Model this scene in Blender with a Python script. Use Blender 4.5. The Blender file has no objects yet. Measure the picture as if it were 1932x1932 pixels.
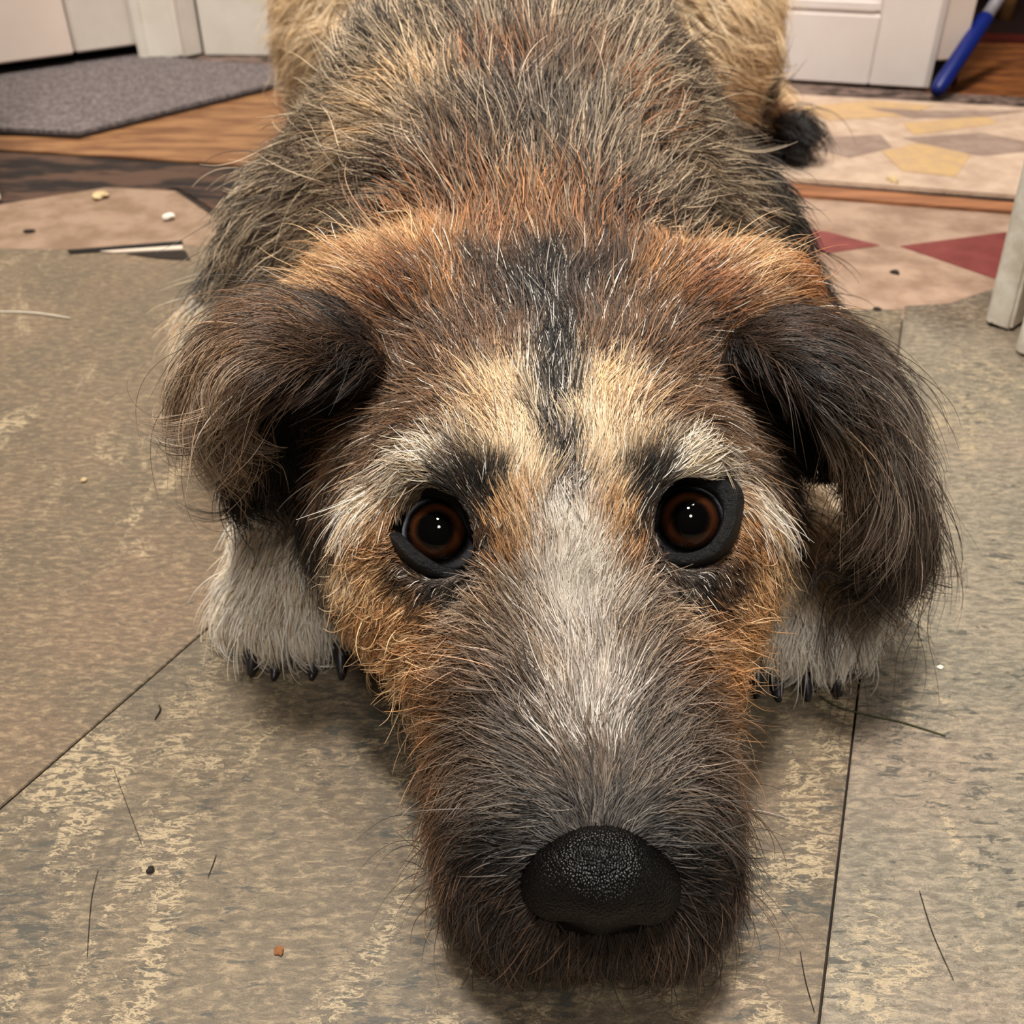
import bpy, bmesh, math, random, os, time
import numpy as np
from mathutils import Vector, Matrix, kdtree

T0 = time.perf_counter()
C = bpy.context.scene.collection
SC = bpy.context.scene
RNG = np.random.default_rng(7)
random.seed(7)
FUR = 1.0

# ------------------------------------------------------------------ camera, world, lights, exposure
PITCH = math.radians(36.0)
CAM_H = 0.275
FPX = 1932.0
cam_d = bpy.data.cameras.new('camera')
cam_d.sensor_width = 36.0
cam_d.lens = 36.0
cam_d.clip_start = 0.01
cam_d.dof.use_dof = True
cam_d.dof.focus_distance = 0.285
cam_d.dof.aperture_fstop = 22.0
cam = bpy.data.objects.new('camera', cam_d)
C.objects.link(cam)
cam.location = (0, 0, CAM_H)
cam.rotation_euler = (math.pi / 2 - PITCH, 0, 0)
SC.camera = cam

world = bpy.data.worlds.new('room_light')
SC.world = world
world.use_nodes = True
world.node_tree.nodes['Background'].inputs[0].default_value = (1.0, 0.95, 0.89, 1)
world.node_tree.nodes['Background'].inputs[1].default_value = 0.06


def area(name, loc, target, size, energy, color):
    d = bpy.data.lights.new(name, 'AREA')
    d.shape = 'DISK'
    d.size = size
    d.energy = energy
    d.color = color
    o = bpy.data.objects.new(name, d)
    C.objects.link(o)
    o.location = loc
    o.rotation_euler = (Vector(target) - Vector(loc)).to_track_quat('-Z', 'Y').to_euler()
    return o


area('ceiling_lamp', (-0.16, 0.24, 2.1), (0.0, 0.35, 0), 0.26, 57, (1.0, 0.955, 0.89))
area('door_fill', (0.35, 0.75, 2.2), (0.3, 1.2, 0.1), 0.4, 26, (1.0, 0.95, 0.88))  # unseen fill light added to brighten the doors and far floor
area('front_fill', (0.02, -0.85, 1.9), (0, 0.6, 0), 0.4, 17, (1.0, 0.95, 0.88))  # unseen fill light added behind the camera to brighten the paws

SC.view_settings.view_transform = 'Standard'
SC.view_settings.look = 'None'
SC.view_settings.gamma = 1.0
SC.view_settings.use_curve_mapping = False
SC.view_settings.exposure = 0.0
SC.cycles.max_bounces = 6
SC.cycles.diffuse_bounces = 3
SC.cycles.glossy_bounces = 4
SC.cycles.transmission_bounces = 6
SC.cycles.sample_clamp_indirect = 4.0
SC.cycles.use_denoising = True

# ------------------------------------------------------------------ pixel <-> place helpers (authoring only: everything lands at a real place)
CP, SP = math.cos(PITCH), math.sin(PITCH)
CAM = np.array([0.0, 0.0, CAM_H])


def ray(px, py):
    u, v = (px - 966.0) / FPX, (py - 966.0) / FPX
    return np.array([u, CP - v * SP, -SP - v * CP])


def at(px, py, Y):
    r = ray(px, py)
    return CAM + r * (Y / r[1])


def ground(px, py, z=0.0):
    r = ray(px, py)
    return CAM + r * ((z - CAM_H) / r[2])


def lin(c):
    c = np.asarray(c, dtype=float) / 255.0
    return np.where(c <= 0.04045, c / 12.92, ((c + 0.055) / 1.055) ** 2.4)


def rgba(*c):
    l = lin(c)
    return (float(l[0]), float(l[1]), float(l[2]), 1.0)


# ------------------------------------------------------------------ object helpers
def link(name, data, parent=None):
    o = bpy.data.objects.new(name, data)
    C.objects.link(o)
    if parent is not None:
        o.parent = parent
    return o


def tag(o, label=None, cat=None, group=None, kind=None):
    if label: o['label'] = label
    if cat: o['category'] = cat
    if group: o['group'] = group
    if kind: o['kind'] = kind
    return o


def mesh_obj(name, verts, faces, mat, parent=None, smooth=False):
    me = bpy.data.meshes.new(name)
    me.from_pydata([tuple(map(float, v)) for v in verts], [], faces)
    me.update()
    if mat: me.materials.append(mat)
    if smooth:
        me.polygons.foreach_set('use_smooth', [True] * len(me.polygons))
    return link(name, me, parent)


def bm_obj(name, bm, mat, parent=None, smooth=False):
    me = bpy.data.meshes.new(name)
    bmesh.ops.recalc_face_normals(bm, faces=bm.faces)
    bm.to_mesh(me)
    bm.free()
    if mat: me.materials.append(mat)
    if smooth:
        me.polygons.foreach_set('use_smooth', [True] * len(me.polygons))
    return link(name, me, parent)


def prism(name, poly, z0, z1, mat, parent=None, bevel=0.0):
    """a slab with the outline poly (xy points) between two heights"""
    bm = bmesh.new()
    lo = [bm.verts.new((p[0], p[1], z0)) for p in poly]
    hi = [bm.verts.new((p[0], p[1], z1)) for p in poly]
    n = len(poly)
    bm.faces.new(hi)
    bm.faces.new(lo[::-1])
    for i in range(n):
        bm.faces.new((lo[i], lo[(i + 1) % n], hi[(i + 1) % n], hi[i]))
    if bevel:
        bmesh.ops.recalc_face_normals(bm, faces=bm.faces)
        bmesh.ops.bevel(bm, geom=bm.edges[:], offset=bevel, segments=2, affect='EDGES', clamp_overlap=True)
    return bm_obj(name, bm, mat, parent)


def board(name, a, b, thick, z0, z1, mat, parent=None, bevel=0.002):
    """an upright board whose front face stands on the floor line a-b and whose body goes back by thick"""
    a, b = np.array(a[:2]), np.array(b[:2])
    d = (b - a) / np.linalg.norm(b - a)
    n = np.array([-d[1], d[0]])
    return prism(name, [a, b, b + n * thick, a + n * thick], z0, z1, mat, parent, bevel)


def tube(name, pts, radii, mat, parent=None, sides=8, smooth=True):
    pts = [Vector(p) for p in pts]
    bm = bmesh.new()
    rings = []
    up = Vector((0.013, 0.02, 1)).normalized()
    for i, p in enumerate(pts):
        t = (pts[min(i + 1, len(pts) - 1)] - pts[max(i - 1, 0)]).normalized()
        a = t.cross(up)
        if a.length < 1e-4: a = t.cross(Vector((1, 0, 0)))
        a.normalize()
        b = t.cross(a)
        rings.append([bm.verts.new(p + (a * math.cos(k * 2 * math.pi / sides) + b * math.sin(k * 2 * math.pi / sides)) * radii[i]) for k in range(sides)])
    for i in range(len(rings) - 1):
        for k in range(sides):
            bm.faces.new((rings[i][k], rings[i][(k + 1) % sides], rings[i + 1][(k + 1) % sides], rings[i + 1][k]))
    bm.faces.new(rings[0][::-1])
    bm.faces.new(rings[-1])
    return bm_obj(name, bm, mat, parent, smooth)


# ------------------------------------------------------------------ materials
def new_mat(name):
    m = bpy.data.materials.new(name)
    m.use_nodes = True
    nt = m.node_tree
    return m, nt, nt.nodes['Principled BSDF']


def node(nt, kind, **kw):
    n = nt.nodes.new(kind)
    for k, v in kw.items():
        if k.startswith('i_'):
            key = k[2:]
            n.inputs[int(key) if key.isdigit() else key.replace('_', ' ')].default_value = v
        else:
            setattr(n, k, v)
    return n


def plain(name, col, rough=0.6, noise=0.0, scale=20.0, col2=None, spec=0.3, bump=0.0, stretch=(1, 1, 1)):
    m, nt, b = new_mat(name)
    b.inputs['Roughness'].default_value = rough
    b.inputs['Specular IOR Level'].default_value = spec
    if noise <= 0:
        b.inputs['Base Color'].default_value = col
        return m
    tc = node(nt, 'ShaderNodeTexCoord')
    mp = node(nt, 'ShaderNodeMapping')
    mp.inputs['Scale'].default_value = stretch
    nt.links.new(tc.outputs['Object'], mp.inputs['Vector'])
    nz = node(nt, 'ShaderNodeTexNoise', i_Scale=scale, i_Detail=6.0, i_Roughness=0.65)
    nt.links.new(mp.outputs['Vector'], nz.inputs['Vector'])
    cr = node(nt, 'ShaderNodeValToRGB')
    cr.color_ramp.elements[0].position = 0.5 - 0.5 * (1.2 - noise) * 0.5
    cr.color_ramp.elements[1].position = 0.5 + 0.5 * (1.2 - noise) * 0.5
    cr.color_ramp.elements[0].color = col2 if col2 else tuple(x * 0.5 for x in col[:3]) + (1,)
    cr.color_ramp.elements[1].color = col
    nt.links.new(nz.outputs['Fac'], cr.inputs['Fac'])
    nt.links.new(cr.outputs['Color'], b.inputs['Base Color'])
    if bump:
        bp = node(nt, 'ShaderNodeBump', i_Strength=bump, i_Distance=0.002)
        nt.links.new(nz.outputs['Fac'], bp.inputs['Height'])
        nt.links.new(bp.outputs['Normal'], b.inputs['Normal'])
    return m


def math_node(nt, op, a, b=None, clamp=False):
    n = node(nt, 'ShaderNodeMath', operation=op)
    n.use_clamp = clamp
    for i, x in enumerate((a, b)):
        if x is None: continue
        if isinstance(x, (int, float)): n.inputs[i].default_value = x
        else: nt.links.new(x, n.inputs[i])
    return n.outputs[0]


def mix_col(nt, fac, a, b):
    n = node(nt, 'ShaderNodeMix', data_type='RGBA')
    if isinstance(fac, (int, float)): n.inputs[0].default_value = fac
    else: nt.links.new(fac, n.inputs[0])
    for i, x in ((6, a), (7, b)):
        if isinstance(x, tuple): n.inputs[i].default_value = x
        else: nt.links.new(x, n.inputs[i])
    return n.outputs[2]


def ramp(nt, src, p0, p1):
    n = node(nt, 'ShaderNodeMapRange', interpolation_type='SMOOTHSTEP')
    n.inputs['From Min'].default_value = p0
    n.inputs['From Max'].default_value = p1
    nt.links.new(src, n.inputs['Value'])
    return n.outputs[0]


def slate_mat(name, rot, base, base2, warm, cream_amt, dark_amt, seed, stain=False):
    """marbled slate-look linoleum: taupe ground, cream and grey-green flecks lying along the run of the marbling"""
    m, nt, b = new_mat(name)
    tc = node(nt, 'ShaderNodeTexCoord')

    def noise(scale, sx, sy, detail=6.0, rough=0.6, dist=0.0, off=0.0):
        mp = node(nt, 'ShaderNodeMapping')
        mp.inputs['Rotation'].default_value = (0, 0, rot)
        mp.inputs['Scale'].default_value = (sx, sy, 1)
        mp.inputs['Location'].default_value = (seed + off, seed * 1.7 + off, 0)
        nt.links.new(tc.outputs['Object'], mp.inputs['Vector'])
        nz = node(nt, 'ShaderNodeTexNoise', i_Scale=scale, i_Detail=detail, i_Roughness=rough, i_Distortion=dist)
        nt.links.new(mp.outputs['Vector'], nz.inputs['Vector'])
        return nz.outputs['Fac']

    big = noise(9, 1, 1, 3)
    big2 = noise(7, 1.0, 0.8, 3, off=3.1)
    mid = noise(300, 0.55, 1.5, 6, 0.75, 0.5)
    grain = noise(2000, 0.8, 1.2, 3, 0.8)
    fl = noise(250, 0.55, 1.55, 7, 0.68, 0.6, off=5.0)
    fl2 = noise(210, 0.5, 1.6, 7, 0.68, 0.8, off=9.0)
    band = noise(17, 1.3, 0.6, 4, 0.65, 1.2, off=2.0)
    band2 = noise(15, 1.2, 0.7, 4, 0.65, 1.2, off=7.0)
    c = mix_col(nt, ramp(nt, big, 0.36, 0.66), base, base2)
    c = mix_col(nt, math_node(nt, 'MULTIPLY', ramp(nt, big2, 0.46, 0.74), 0.65), c, warm)
    c = mix_col(nt, math_node(nt, 'MULTIPLY', ramp(nt, mid, 0.40, 0.66), 0.6), c, rgba(72, 65, 54))
    c = mix_col(nt, math_node(nt, 'MULTIPLY', ramp(nt, mid, 0.50, 0.34), 0.35), c, rgba(182, 160, 124))
    # cream veins that wind round grey islands, gathered in broad bands
    vein = math_node(nt, 'ABSOLUTE', math_node(nt, 'SUBTRACT', fl, 0.54))
    vw = math_node(nt, 'MULTIPLY', ramp(nt, band, 0.60 - cream_amt * 2.2, 0.78 - cream_amt * 1.6), 0.060)
    vm = ramp(nt, math_node(nt, 'SUBTRACT', vein, vw), 0.006, -0.010)
    c = mix_col(nt, math_node(nt, 'MULTIPLY', vm, 0.62), c, rgba(184, 164, 130))
    dk_m = ramp(nt, math_node(nt, 'ADD', fl2, math_node(nt, 'MULTIPLY', band2, 0.55)), 0.96 - dark_amt, 1.02 - dark_amt)
    c = mix_col(nt, math_node(nt, 'MULTIPLY', dk_m, 0.78), c, rgba(66, 66, 60))
    crack = ramp(nt, math_node(nt, 'ABSOLUTE', math_node(nt, 'SUBTRACT', fl, 0.47)), 0.010, 0.0)
    c = mix_col(nt, math_node(nt, 'MULTIPLY', crack, math_node(nt, 'MULTIPLY', ramp(nt, band, 0.36, 0.6), 0.75)), c, rgba(48, 43, 36))
    if stain:                                    # ground-in dirt along the worn far edge of the sheet
        sx = node(nt, 'ShaderNodeSeparateXYZ')
        nt.links.new(tc.outputs['Object'], sx.inputs[0])
        edge = math_node(nt, 'ADD', sx.outputs[1], math_node(nt, 'MULTIPLY', math_node(nt, 'SUBTRACT', band, 0.5), 0.10))
        edge = math_node(nt, 'MULTIPLY', ramp(nt, edge, 0.535, 0.60), math_node(nt, 'ADD', 0.25, ramp(nt, mid, 0.35, 0.6)), True)
        c = mix_col(nt, math_node(nt, 'MULTIPLY', edge, 0.8), c, rgba(78, 64, 52))
    gm = node(nt, 'ShaderNodeMix', data_type='RGBA', blend_type='OVERLAY')
    gm.inputs[0].default_value = 0.7
    nt.links.new(c, gm.inputs[6])
    nt.links.new(grain, gm.inputs[7])
    nt.links.new(gm.outputs[2], b.inputs['Base Color'])
    b.inputs['Roughness'].default_value = 0.5
    b.inputs['Specular IOR Level'].default_value = 0.35
    bp = node(nt, 'ShaderNodeBump', i_Strength=0.25, i_Distance=0.0006)
    nt.links.new(math_node(nt, 'ADD', fl, math_node(nt, 'MULTIPLY', grain, 0.4)), bp.inputs['Height'])
    nt.links.new(bp.outputs['Normal'], b.inputs['Normal'])
    return m


M_slate_a = slate_mat('slate_linoleum_warm', 0.25, rgba(119, 100, 80), rgba(99, 88, 71), rgba(123, 98, 78), 0.03, 0.03, 1.3)
M_slate_b = slate_mat('slate_linoleum_flecked', -0.12, rgba(115, 101, 82), rgba(99, 89, 75), rgba(118, 98, 79), 0.065, 0.11, 4.7)
M_slate_c = slate_mat('slate_linoleum_grey', 0.2, rgba(146, 134, 116), rgba(126, 119, 104), rgba(146, 124, 108), 0.04, 0.11, 8.1, stain=True)
M_under = plain('floor_underlay', rgba(50, 38, 30), 0.8, 0.8, 30)
M_beige = plain('worn_beige_linoleum', rgba(146, 121, 101), 0.6, 0.8, 30, rgba(121, 97, 77), bump=0.1)
M_beige2 = plain('beige_linoleum', rgba(161, 135, 115), 0.6, 0.8, 24, rgba(131, 105, 87))
M_red = plain('red_linoleum', rgba(122, 60, 55), 0.5, 0.5, 60, rgba(104, 48, 45))
M_plank = plain('orange_wood', rgba(143, 103, 66), 0.55, 0.9, 14, rgba(105, 68, 42), stretch=(1, 6, 1))
M_plank2 = plain('orange_wood_edge', rgba(155, 104, 71), 0.55, 0.9, 14, rgba(125, 82, 56), stretch=(1, 6, 1))
M_dirty = plain('dirty_dark_wood', rgba(78, 56, 43), 0.7, 1.0, 16, rgba(22, 15, 13), stretch=(0.7, 2.5, 1), bump=0.3)
M_dirty2 = plain('grimy_threshold', rgba(113, 93, 83), 0.7, 1.0, 34, rgba(48, 36, 31), stretch=(1, 2, 1), bump=0.2)
M_white = plain('white_paint', rgba(231, 222, 216), 0.45, 0.4, 30, rgba(226, 214, 208))
M_pink = plain('pinkish_white_paint', rgba(227, 210, 197), 0.5, 0.4, 12, rgba(220, 200, 187))
M_grey_white = plain('grey_white_paint', rgba(214, 202, 190), 0.5, 0.4, 20, rgba(200, 188, 176))
M_cream = plain('cream_paint', rgba(226, 218, 206), 0.5, 0.5, 20, rgba(214, 204, 190))
M_chip = plain('chipped_paint', rgba(250, 244, 232), 0.5, 0.75, 50, rgba(222, 212, 196), bump=0.3)
M_chip_dark = plain('bare_chipped_wood', rgba(96, 84, 70), 0.8, 1.0, 120, rgba(38, 32, 26))
M_black = plain('dark_gap', rgba(20, 16, 14), 0.8)
M_mat = plain('grey_mat_pile', rgba(119, 109, 107), 0.95, 0.9, 260, rgba(78, 70, 70), bump=0.4)
M_mat_edge = plain('mat_edge', rgba(50, 40, 36), 0.9)
M_room_wood = plain('brown_wood', rgba(122, 72, 34), 0.55, 1.0, 16, rgba(84, 46, 22), stretch=(1, 5, 1))
M_redwood = plain('red_brown_wood', rgba(84, 24, 16), 0.5, 0.5, 20)
M_room_dark = plain('unlit_room_dark', rgba(40, 20, 16), 0.6, 0.8, 20)  # near-black puts the unlit room's darkness into its wall and floor
M_tan_wood = plain('tan_wood', rgba(150, 106, 66), 0.5, 0.6, 20)
M_blue = plain('blue_plastic', rgba(14, 31, 106), 0.4, 0.3, 30, rgba(10, 24, 85))
M_metal = plain('grey_metal', rgba(140, 134, 140), 0.4, 0.3, 30)
M_paper = plain('torn_backing', rgba(205, 188, 170), 0.8)
M_crumb_white = plain('white_crumb', rgba(230, 222, 206), 0.8)
M_crumb_tan = plain('tan_crumb', rgba(214, 186, 140), 0.8, 0.5, 200)
M_crumb_dark = plain('dark_crumb', rgba(34, 26, 20), 0.8)
M_crumb_brown = plain('brown_crumb', rgba(150, 98, 58), 0.8, 0.5, 200)
M_grass = plain('dry_grass', rgba(74, 76, 44), 0.6, 0.5, 90)
M_thread = plain('pale_thread', rgba(206, 196, 176), 0.8)


def rug_mat():
    m, nt, b = new_mat('patterned_rug_pile')
    tc = node(nt, 'ShaderNodeTexCoord')
    nz = node(nt, 'ShaderNodeTexNoise', i_Scale=60.0, i_Detail=5.0)
    nt.links.new(tc.outputs['Object'], nz.inputs['Vector'])
    cr = node(nt, 'ShaderNodeValToRGB')
    cr.color_ramp.elements[0].position = 0.3; cr.color_ramp.elements[0].color = rgba(164, 138, 118)
    cr.color_ramp.elements[1].position = 0.7; cr.color_ramp.elements[1].color = rgba(188, 164, 142)
    nt.links.new(nz.outputs['Fac'], cr.inputs['Fac'])
    nt.links.new(cr.outputs['Color'], b.inputs['Base Color'])
    b.inputs['Roughness'].default_value = 0.95
    bp = node(nt, 'ShaderNodeBump', i_Strength=0.5, i_Distance=0.002)
    n2 = node(nt, 'ShaderNodeTexNoise', i_Scale=400.0, i_Detail=3.0)
    nt.links.new(tc.outputs['Object'], n2.inputs['Vector'])
    nt.links.new(n2.outputs['Fac'], bp.inputs['Height'])
    nt.links.new(bp.outputs['Normal'], b.inputs['Normal'])
    return m


M_rug = rug_mat()
M_rug_y = plain('rug_yellow', rgba(184, 152, 108), 0.95, 0.9, 60, rgba(174, 144, 110))
M_rug_g = plain('rug_grey', rgba(145, 124, 110), 0.95, 0.9, 60, rgba(131, 110, 98))

# ------------------------------------------------------------------ the setting
floor = prism('floor', [(-1.6, -0.6), (1.6, -0.6), (1.6, 2.4), (-1.6, 2.4)], -0.03, -0.0035, M_under)
tag(floor, kind='structure')
G = lambda *pp: [ground(x, y)[:2] for x, y in pp]


def inset(poly, d):
    c = np.mean(np.array(poly), axis=0)
    return [np.array(p) + (c - np.array(p)) / max(np.linalg.norm(c - np.array(p)), 1e-6) * d for p in poly]


def line_x(a, b, y):
    """x at depth y on the floor line through a and b"""
    return a[0] + (b[0] - a[0]) * (y - a[1]) / (b[1] - a[1])


sa, sb = ground(0, 1525), ground(415, 1165)          # left seam
ta, tb = ground(1640, 1130), ground(1545, 1932)      # right seam
gap = 0.00045
YB = ground(200, 472)[1]
YBr = ground(1700, 588)[1]
y0 = -0.5
left_poly = [(-1.5, y0), (line_x(sa, sb, y0) - gap, y0), (line_x(sa, sb, 0.5) - gap, 0.5), (line_x(sa, sb, 0.5) - gap, YB), ground(340, 462)[:2], ground(130, 470)[:2], ground(-60, 468)[:2], (-1.5, YB + 0.02)]
prism('floor_tile', left_poly, -0.0034, 0.0, M_slate_a, floor, 0.0003)
mid_poly = [(line_x(sa, sb, y0) + gap, y0), (line_x(ta, tb, y0) - gap, y0), (line_x(ta, tb, 0.595) - gap, 0.595), (line_x(sa, sb, 0.5) + gap, 0.605), (line_x(sa, sb, 0.5) + gap, 0.5)]
prism('floor_tile', mid_poly, -0.0034, 0.0, M_slate_b, floor, 0.0003)
right_poly = [(line_x(ta, tb, y0) + gap, y0), (1.5, y0), (1.5, YBr - 0.02), ground(1932, 560)[:2], ground(1870, 545)[:2], ground(1790, 572)[:2], (line_x(ta, tb, 0.600) + gap, 0.600)]
prism('floor_tile', right_poly, -0.0034, 0.0, M_slate_c, floor, 0.0003)
# older smooth layer behind the slate sheet, broken off towards the bare boards
prism('linoleum_patch', G((-200, 474), (130, 476), (345, 466), (520, 470), (520, 420), (400, 405), (330, 358), (200, 352), (0, 384), (-200, 400)), -0.0034, -0.0006, M_beige, floor, 0.0004)
prism('linoleum_patch', G((1250, 612), (1690, 601), (1870, 600), (2100, 600), (2100, 395), (1905, 386), (1480, 352), (1300, 340)), -0.0034, -0.0004, M_beige2, floor, 0.0004)
prism('red_inlay', G((1480, 424), (1565, 438), (1660, 463), (1565, 477), (1480, 470)), -0.0010, 0.0, M_red, floor)
prism('red_inlay', G((1698, 464), (1895, 438), (1960, 432), (1960, 545), (1870, 523)), -0.0010, 0.0, M_red, floor)
prism('floor_plank', G((-250, 252), (0, 252), (540, 150), (620, 150), (620, 330), (430, 306), (200, 291), (0, 279), (-250, 272)), -0.0034, -0.0012, M_plank, floor, 0.0004)
prism('floor_plank', G((-250, 275), (0, 282), (200, 294), (430, 309), (640, 330), (640, 410), (420, 400), (335, 350), (0, 380), (-250, 398)), -0.0034, -0.0022, M_dirty, floor, 0.0004)
prism('floor_plank', G((1380, 345), (1480, 350), (1905, 386), (2000, 395), (2000, 410), (1905, 404), (1480, 370), (1380, 365)), -0.0012, 0.0022, M_plank2, floor, 0.0006)
prism('torn_edge', G((190, 477), (345, 466), (345, 473), (215, 479)), 0.0004, 0.0014, M_paper, floor)
prism('torn_edge', G((128, 474), (345, 457), (345, 464), (186, 476), (132, 480)), 0.0002, 0.0012, M_black, floor)  # black strip stands in for the dark under the lifted edge
prism('torn_edge', G((240, 480), (350, 474), (360, 492), (300, 489)), 0.0001, 0.0007, M_crumb_dark, floor)
# threshold, dirty strip under the doors
prism('threshold', G((1300, 150), (1480, 158), (1790, 178), (2060, 192), (2060, 222), (1780, 206), (1480, 186), (1300, 178)), -0.0034, 0.0012, M_dirty2, floor, 0.0008)
prism('threshold', G((330, 118), (385, 105), (640, 108), (640, 140), (400, 128)), -0.0034, 0.0012, M_dirty2, floor, 0.0008)
prism('floor_plank', G((1700, 175), (2200, 195), (2200, 40), (1700, 20)), -0.0034, 0.0002, M_room_wood, floor)

# left white door (gap under it), its casing, next wall
dl = tag(link('door_1', None), kind='structure')
a0, a1, a2 = ground(-420, 212), ground(148, 131), ground(277, 113)
board('door_leaf', a0, a1, 0.035, 0.016, 1.9, M_pink, dl)
b1 = a1 + (a2 - a1) * 0.01
board('door_edge', b1 + np.array([0, 0.004, 0]), a2 + np.array([0.02, 0.02, 0]), 0.03, 0.016, 1.9, M_grey_white, dl)  # greyer paint also puts the door edge's shade into its colour
board('dark_gap', a0 + np.array([0, .06, 0]), a2 + np.array([0, .06, 0]), 0.01, 0.0, 0.05, M_black, dl)  # black board stands in for the darkness under the door
tr = tag(link('trim_1', None), kind='structure')
c0, c1, c2 = ground(283, 116), ground(345, 113), ground(386, 104)
board('casing_board', c0, c1, 0.03, 0.0, 1.9, M_cream, tr, 0.004)
board('casing_bead', c0 + np.array([-.012, -.003, 0]), c0 + np.array([0.004, -.003, 0]), 0.03, 0.0, 1.9, M_cream, tr, 0.004)
board('casing_board', c1 + np.array([0.0005, 0.002, 0]), c2, 0.03, 0.0, 1.9, M_grey_white, tr, 0.003)
w1 = board('wall_left', ground(386, 106), ground(760, 110), 0.05, 0.0, 1.9, M_cream)
tag(w1, kind='structure')

# right white panelled door
dr = tag(link('door_2', None), kind='structure')
e0, e1 = ground(1180, 140), ground(1742, 175)
ed = (e1 - e0) / np.linalg.norm(e1 - e0)


def on_door(px):
    """floor point of the door's front line under pixel column px (at the base)"""
    r0, r1 = 1180.0, 1742.0
    best, bt = None, 1e9
    for k in np.linspace(0, 1, 400):
        p = e0 + (e1 - e0) * k
        depth = p[1] * CP + CAM_H * SP
        d = abs(966 + p[0] / depth * FPX - px)
        if d < bt: bt, best = d, p
    return best


zr = 0.105
board('door_stile', on_door(1637), e1, 0.036, 0.004, 1.9, M_white, dr, 0.0015)
board('door_rail', e0, on_door(1637) - ed * 0.0006, 0.036, 0.004, 0.071, M_white, dr, 0.0015)
nb = np.array([-ed[1], ed[0], 0])
board('door_panel', e0 + nb * 0.012, on_door(1637) + nb * 0.012, 0.012, 0.0, 1.9, M_white, dr)
board('panel_molding', e0 + nb * 0.003, on_door(1632) + nb * 0.003, 0.012, 0.071, 0.086, M_white, dr, 0.004)
board('door_rail', e0, on_door(1637) - ed * 0.0006, 0.036, 0.6, 0.72, M_white, dr, 0.0015)
tr2 = tag(link('trim_2', None), kind='structure')
f0, f1 = e1 + ed * 0.004 + nb * 0.012, e1 + ed * 0.036 + nb * 0.030
board('casing_board', f0, f1, 0.03, 0.028, 1.9, M_pink, tr2, 0.002)
board('door_stop', e1 + ed * 0.001 + nb * 0.004, e1 + ed * 0.006 + nb * 0.008, 0.02, 0.003, 1.9, M_white, tr2, 0.001)
board('casing_foot', f0 + nb * 0.006, f1 + nb * 0.006, 0.02, 0.0, 0.028, M_black, tr2)

# dark room beyond the doorway
bk = board('wall_back', (0.3, 1.75), (1.5, 1.75), 0.05, 0.0, 1.9, M_room_dark)
tag(bk, kind='structure')
prism('floor_plank', G((1700, 74), (2200, 94), (2200, 84), (1700, 60)), -0.0034, 0.004, M_redwood, floor, 0.001)
prism('floor_plank', G((1600, 58), (2300, 84), (2300, 10), (1600, -10)), -0.0034, 0.0004, M_room_dark, floor)
lg = ground(1895, 38)
tb = tag(link('table', None), 'table with a tan wooden leg standing in the dark room past the doorway', 'table')
tube('leg', [(lg[0], lg[1], 0.0), (lg[0], lg[1], 0.03), (lg[0], lg[1], 0.05), (lg[0], lg[1], 0.5)], [0.010, 0.010, 0.012, 0.012], M_tan_wood, tb, 10)
board('tabletop', (lg[0] - 0.05, lg[1] - 0.03), (lg[0] + 0.6, lg[1] - 0.03), 0.2, 0.5, 0.52, M_tan_wood, tb)

# blue-gripped pole leaning in the doorway
pole = tag(link('broom_pole', None), 'leaning grey metal pole with a long blue plastic grip in the doorway', 'pole')
p0, p1 = ground(1766, 174, 0.009), at(1860, 33, 1.16)
p2 = p0 + (p1 - p0) * 1.75
dv = (p1 - p0)
tube('blue_grip', [p0 - dv * 0.02, p0, p0 + dv * 0.04, p0 + dv * 0.12, p1 - dv * 0.02, p1], [0.003, 0.006, 0.0075, 0.0085, 0.0085, 0.0075], M_blue, pole, 14)
tube('metal_tube', [p1 - dv * 0.01, p2], [0.0066, 0.0066], M_metal, pole, 12)

# rugs
rug = tag(link('rug', None), 'cream rug with yellow and grey shapes in front of the white panelled door', 'rug')
rp = G((1250, 175), (1480, 188), (1932, 214), (2150, 226), (2150, 402), (1900, 383), (1480, 350), (1330, 338))
prism('rug_pile', rp, 0.0014, 0.0062, M_rug, rug, 0.0015)
prism('rug_backing', inset(rp, -0.001), 0.0004, 0.0022, M_mat_edge, rug)
prism('yellow_shape', G((1495, 215), (1640, 203), (1760, 212), (1700, 232), (1560, 240)), 0.005, 0.00665, M_rug_y, rug, 0.0002)
prism('grey_shape', G((1630, 216), (1740, 222), (1932, 222), (1850, 234), (1720, 236)), 0.005, 0.00675, M_rug_g, rug, 0.0002)
prism('yellow_shape', G((1700, 246), (1860, 232), (1880, 246), (1720, 268)), 0.005, 0.00655, M_rug_y, rug, 0.0002)
prism('grey_shape', G((1700, 274), (1850, 264), (1940, 282), (1932, 300), (1850, 308), (1770, 296)), 0.005, 0.0066, M_rug_g, rug, 0.0002)
prism('grey_shape', G((1560, 272), (1660, 268), (1680, 292), (1600, 312), (1540, 296)), 0.005, 0.0066, M_rug_g, rug, 0.0002)
prism('yellow_shape', G((1660, 300), (1730, 284), (1828, 306), (1800, 348), (1700, 338)), 0.005, 0.0067, M_rug_y, rug, 0.0002)

mat_o = tag(link('doormat', None), 'thin grey felt doormat lying in front of the left white door', 'doormat')
mp_ = G((-300, 220), (0, 150), (140, 125), (268, 104), (290, 112), (380, 122), (560, 134), (560, 156), (150, 259), (0, 252), (-300, 240))
prism('mat_pile', mp_, 0.0012, 0.005, M_mat, mat_o, 0.001)
prism('mat_backing', inset(mp_, -0.0016), 0.0, 0.0022, M_mat_edge, mat_o)

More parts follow.
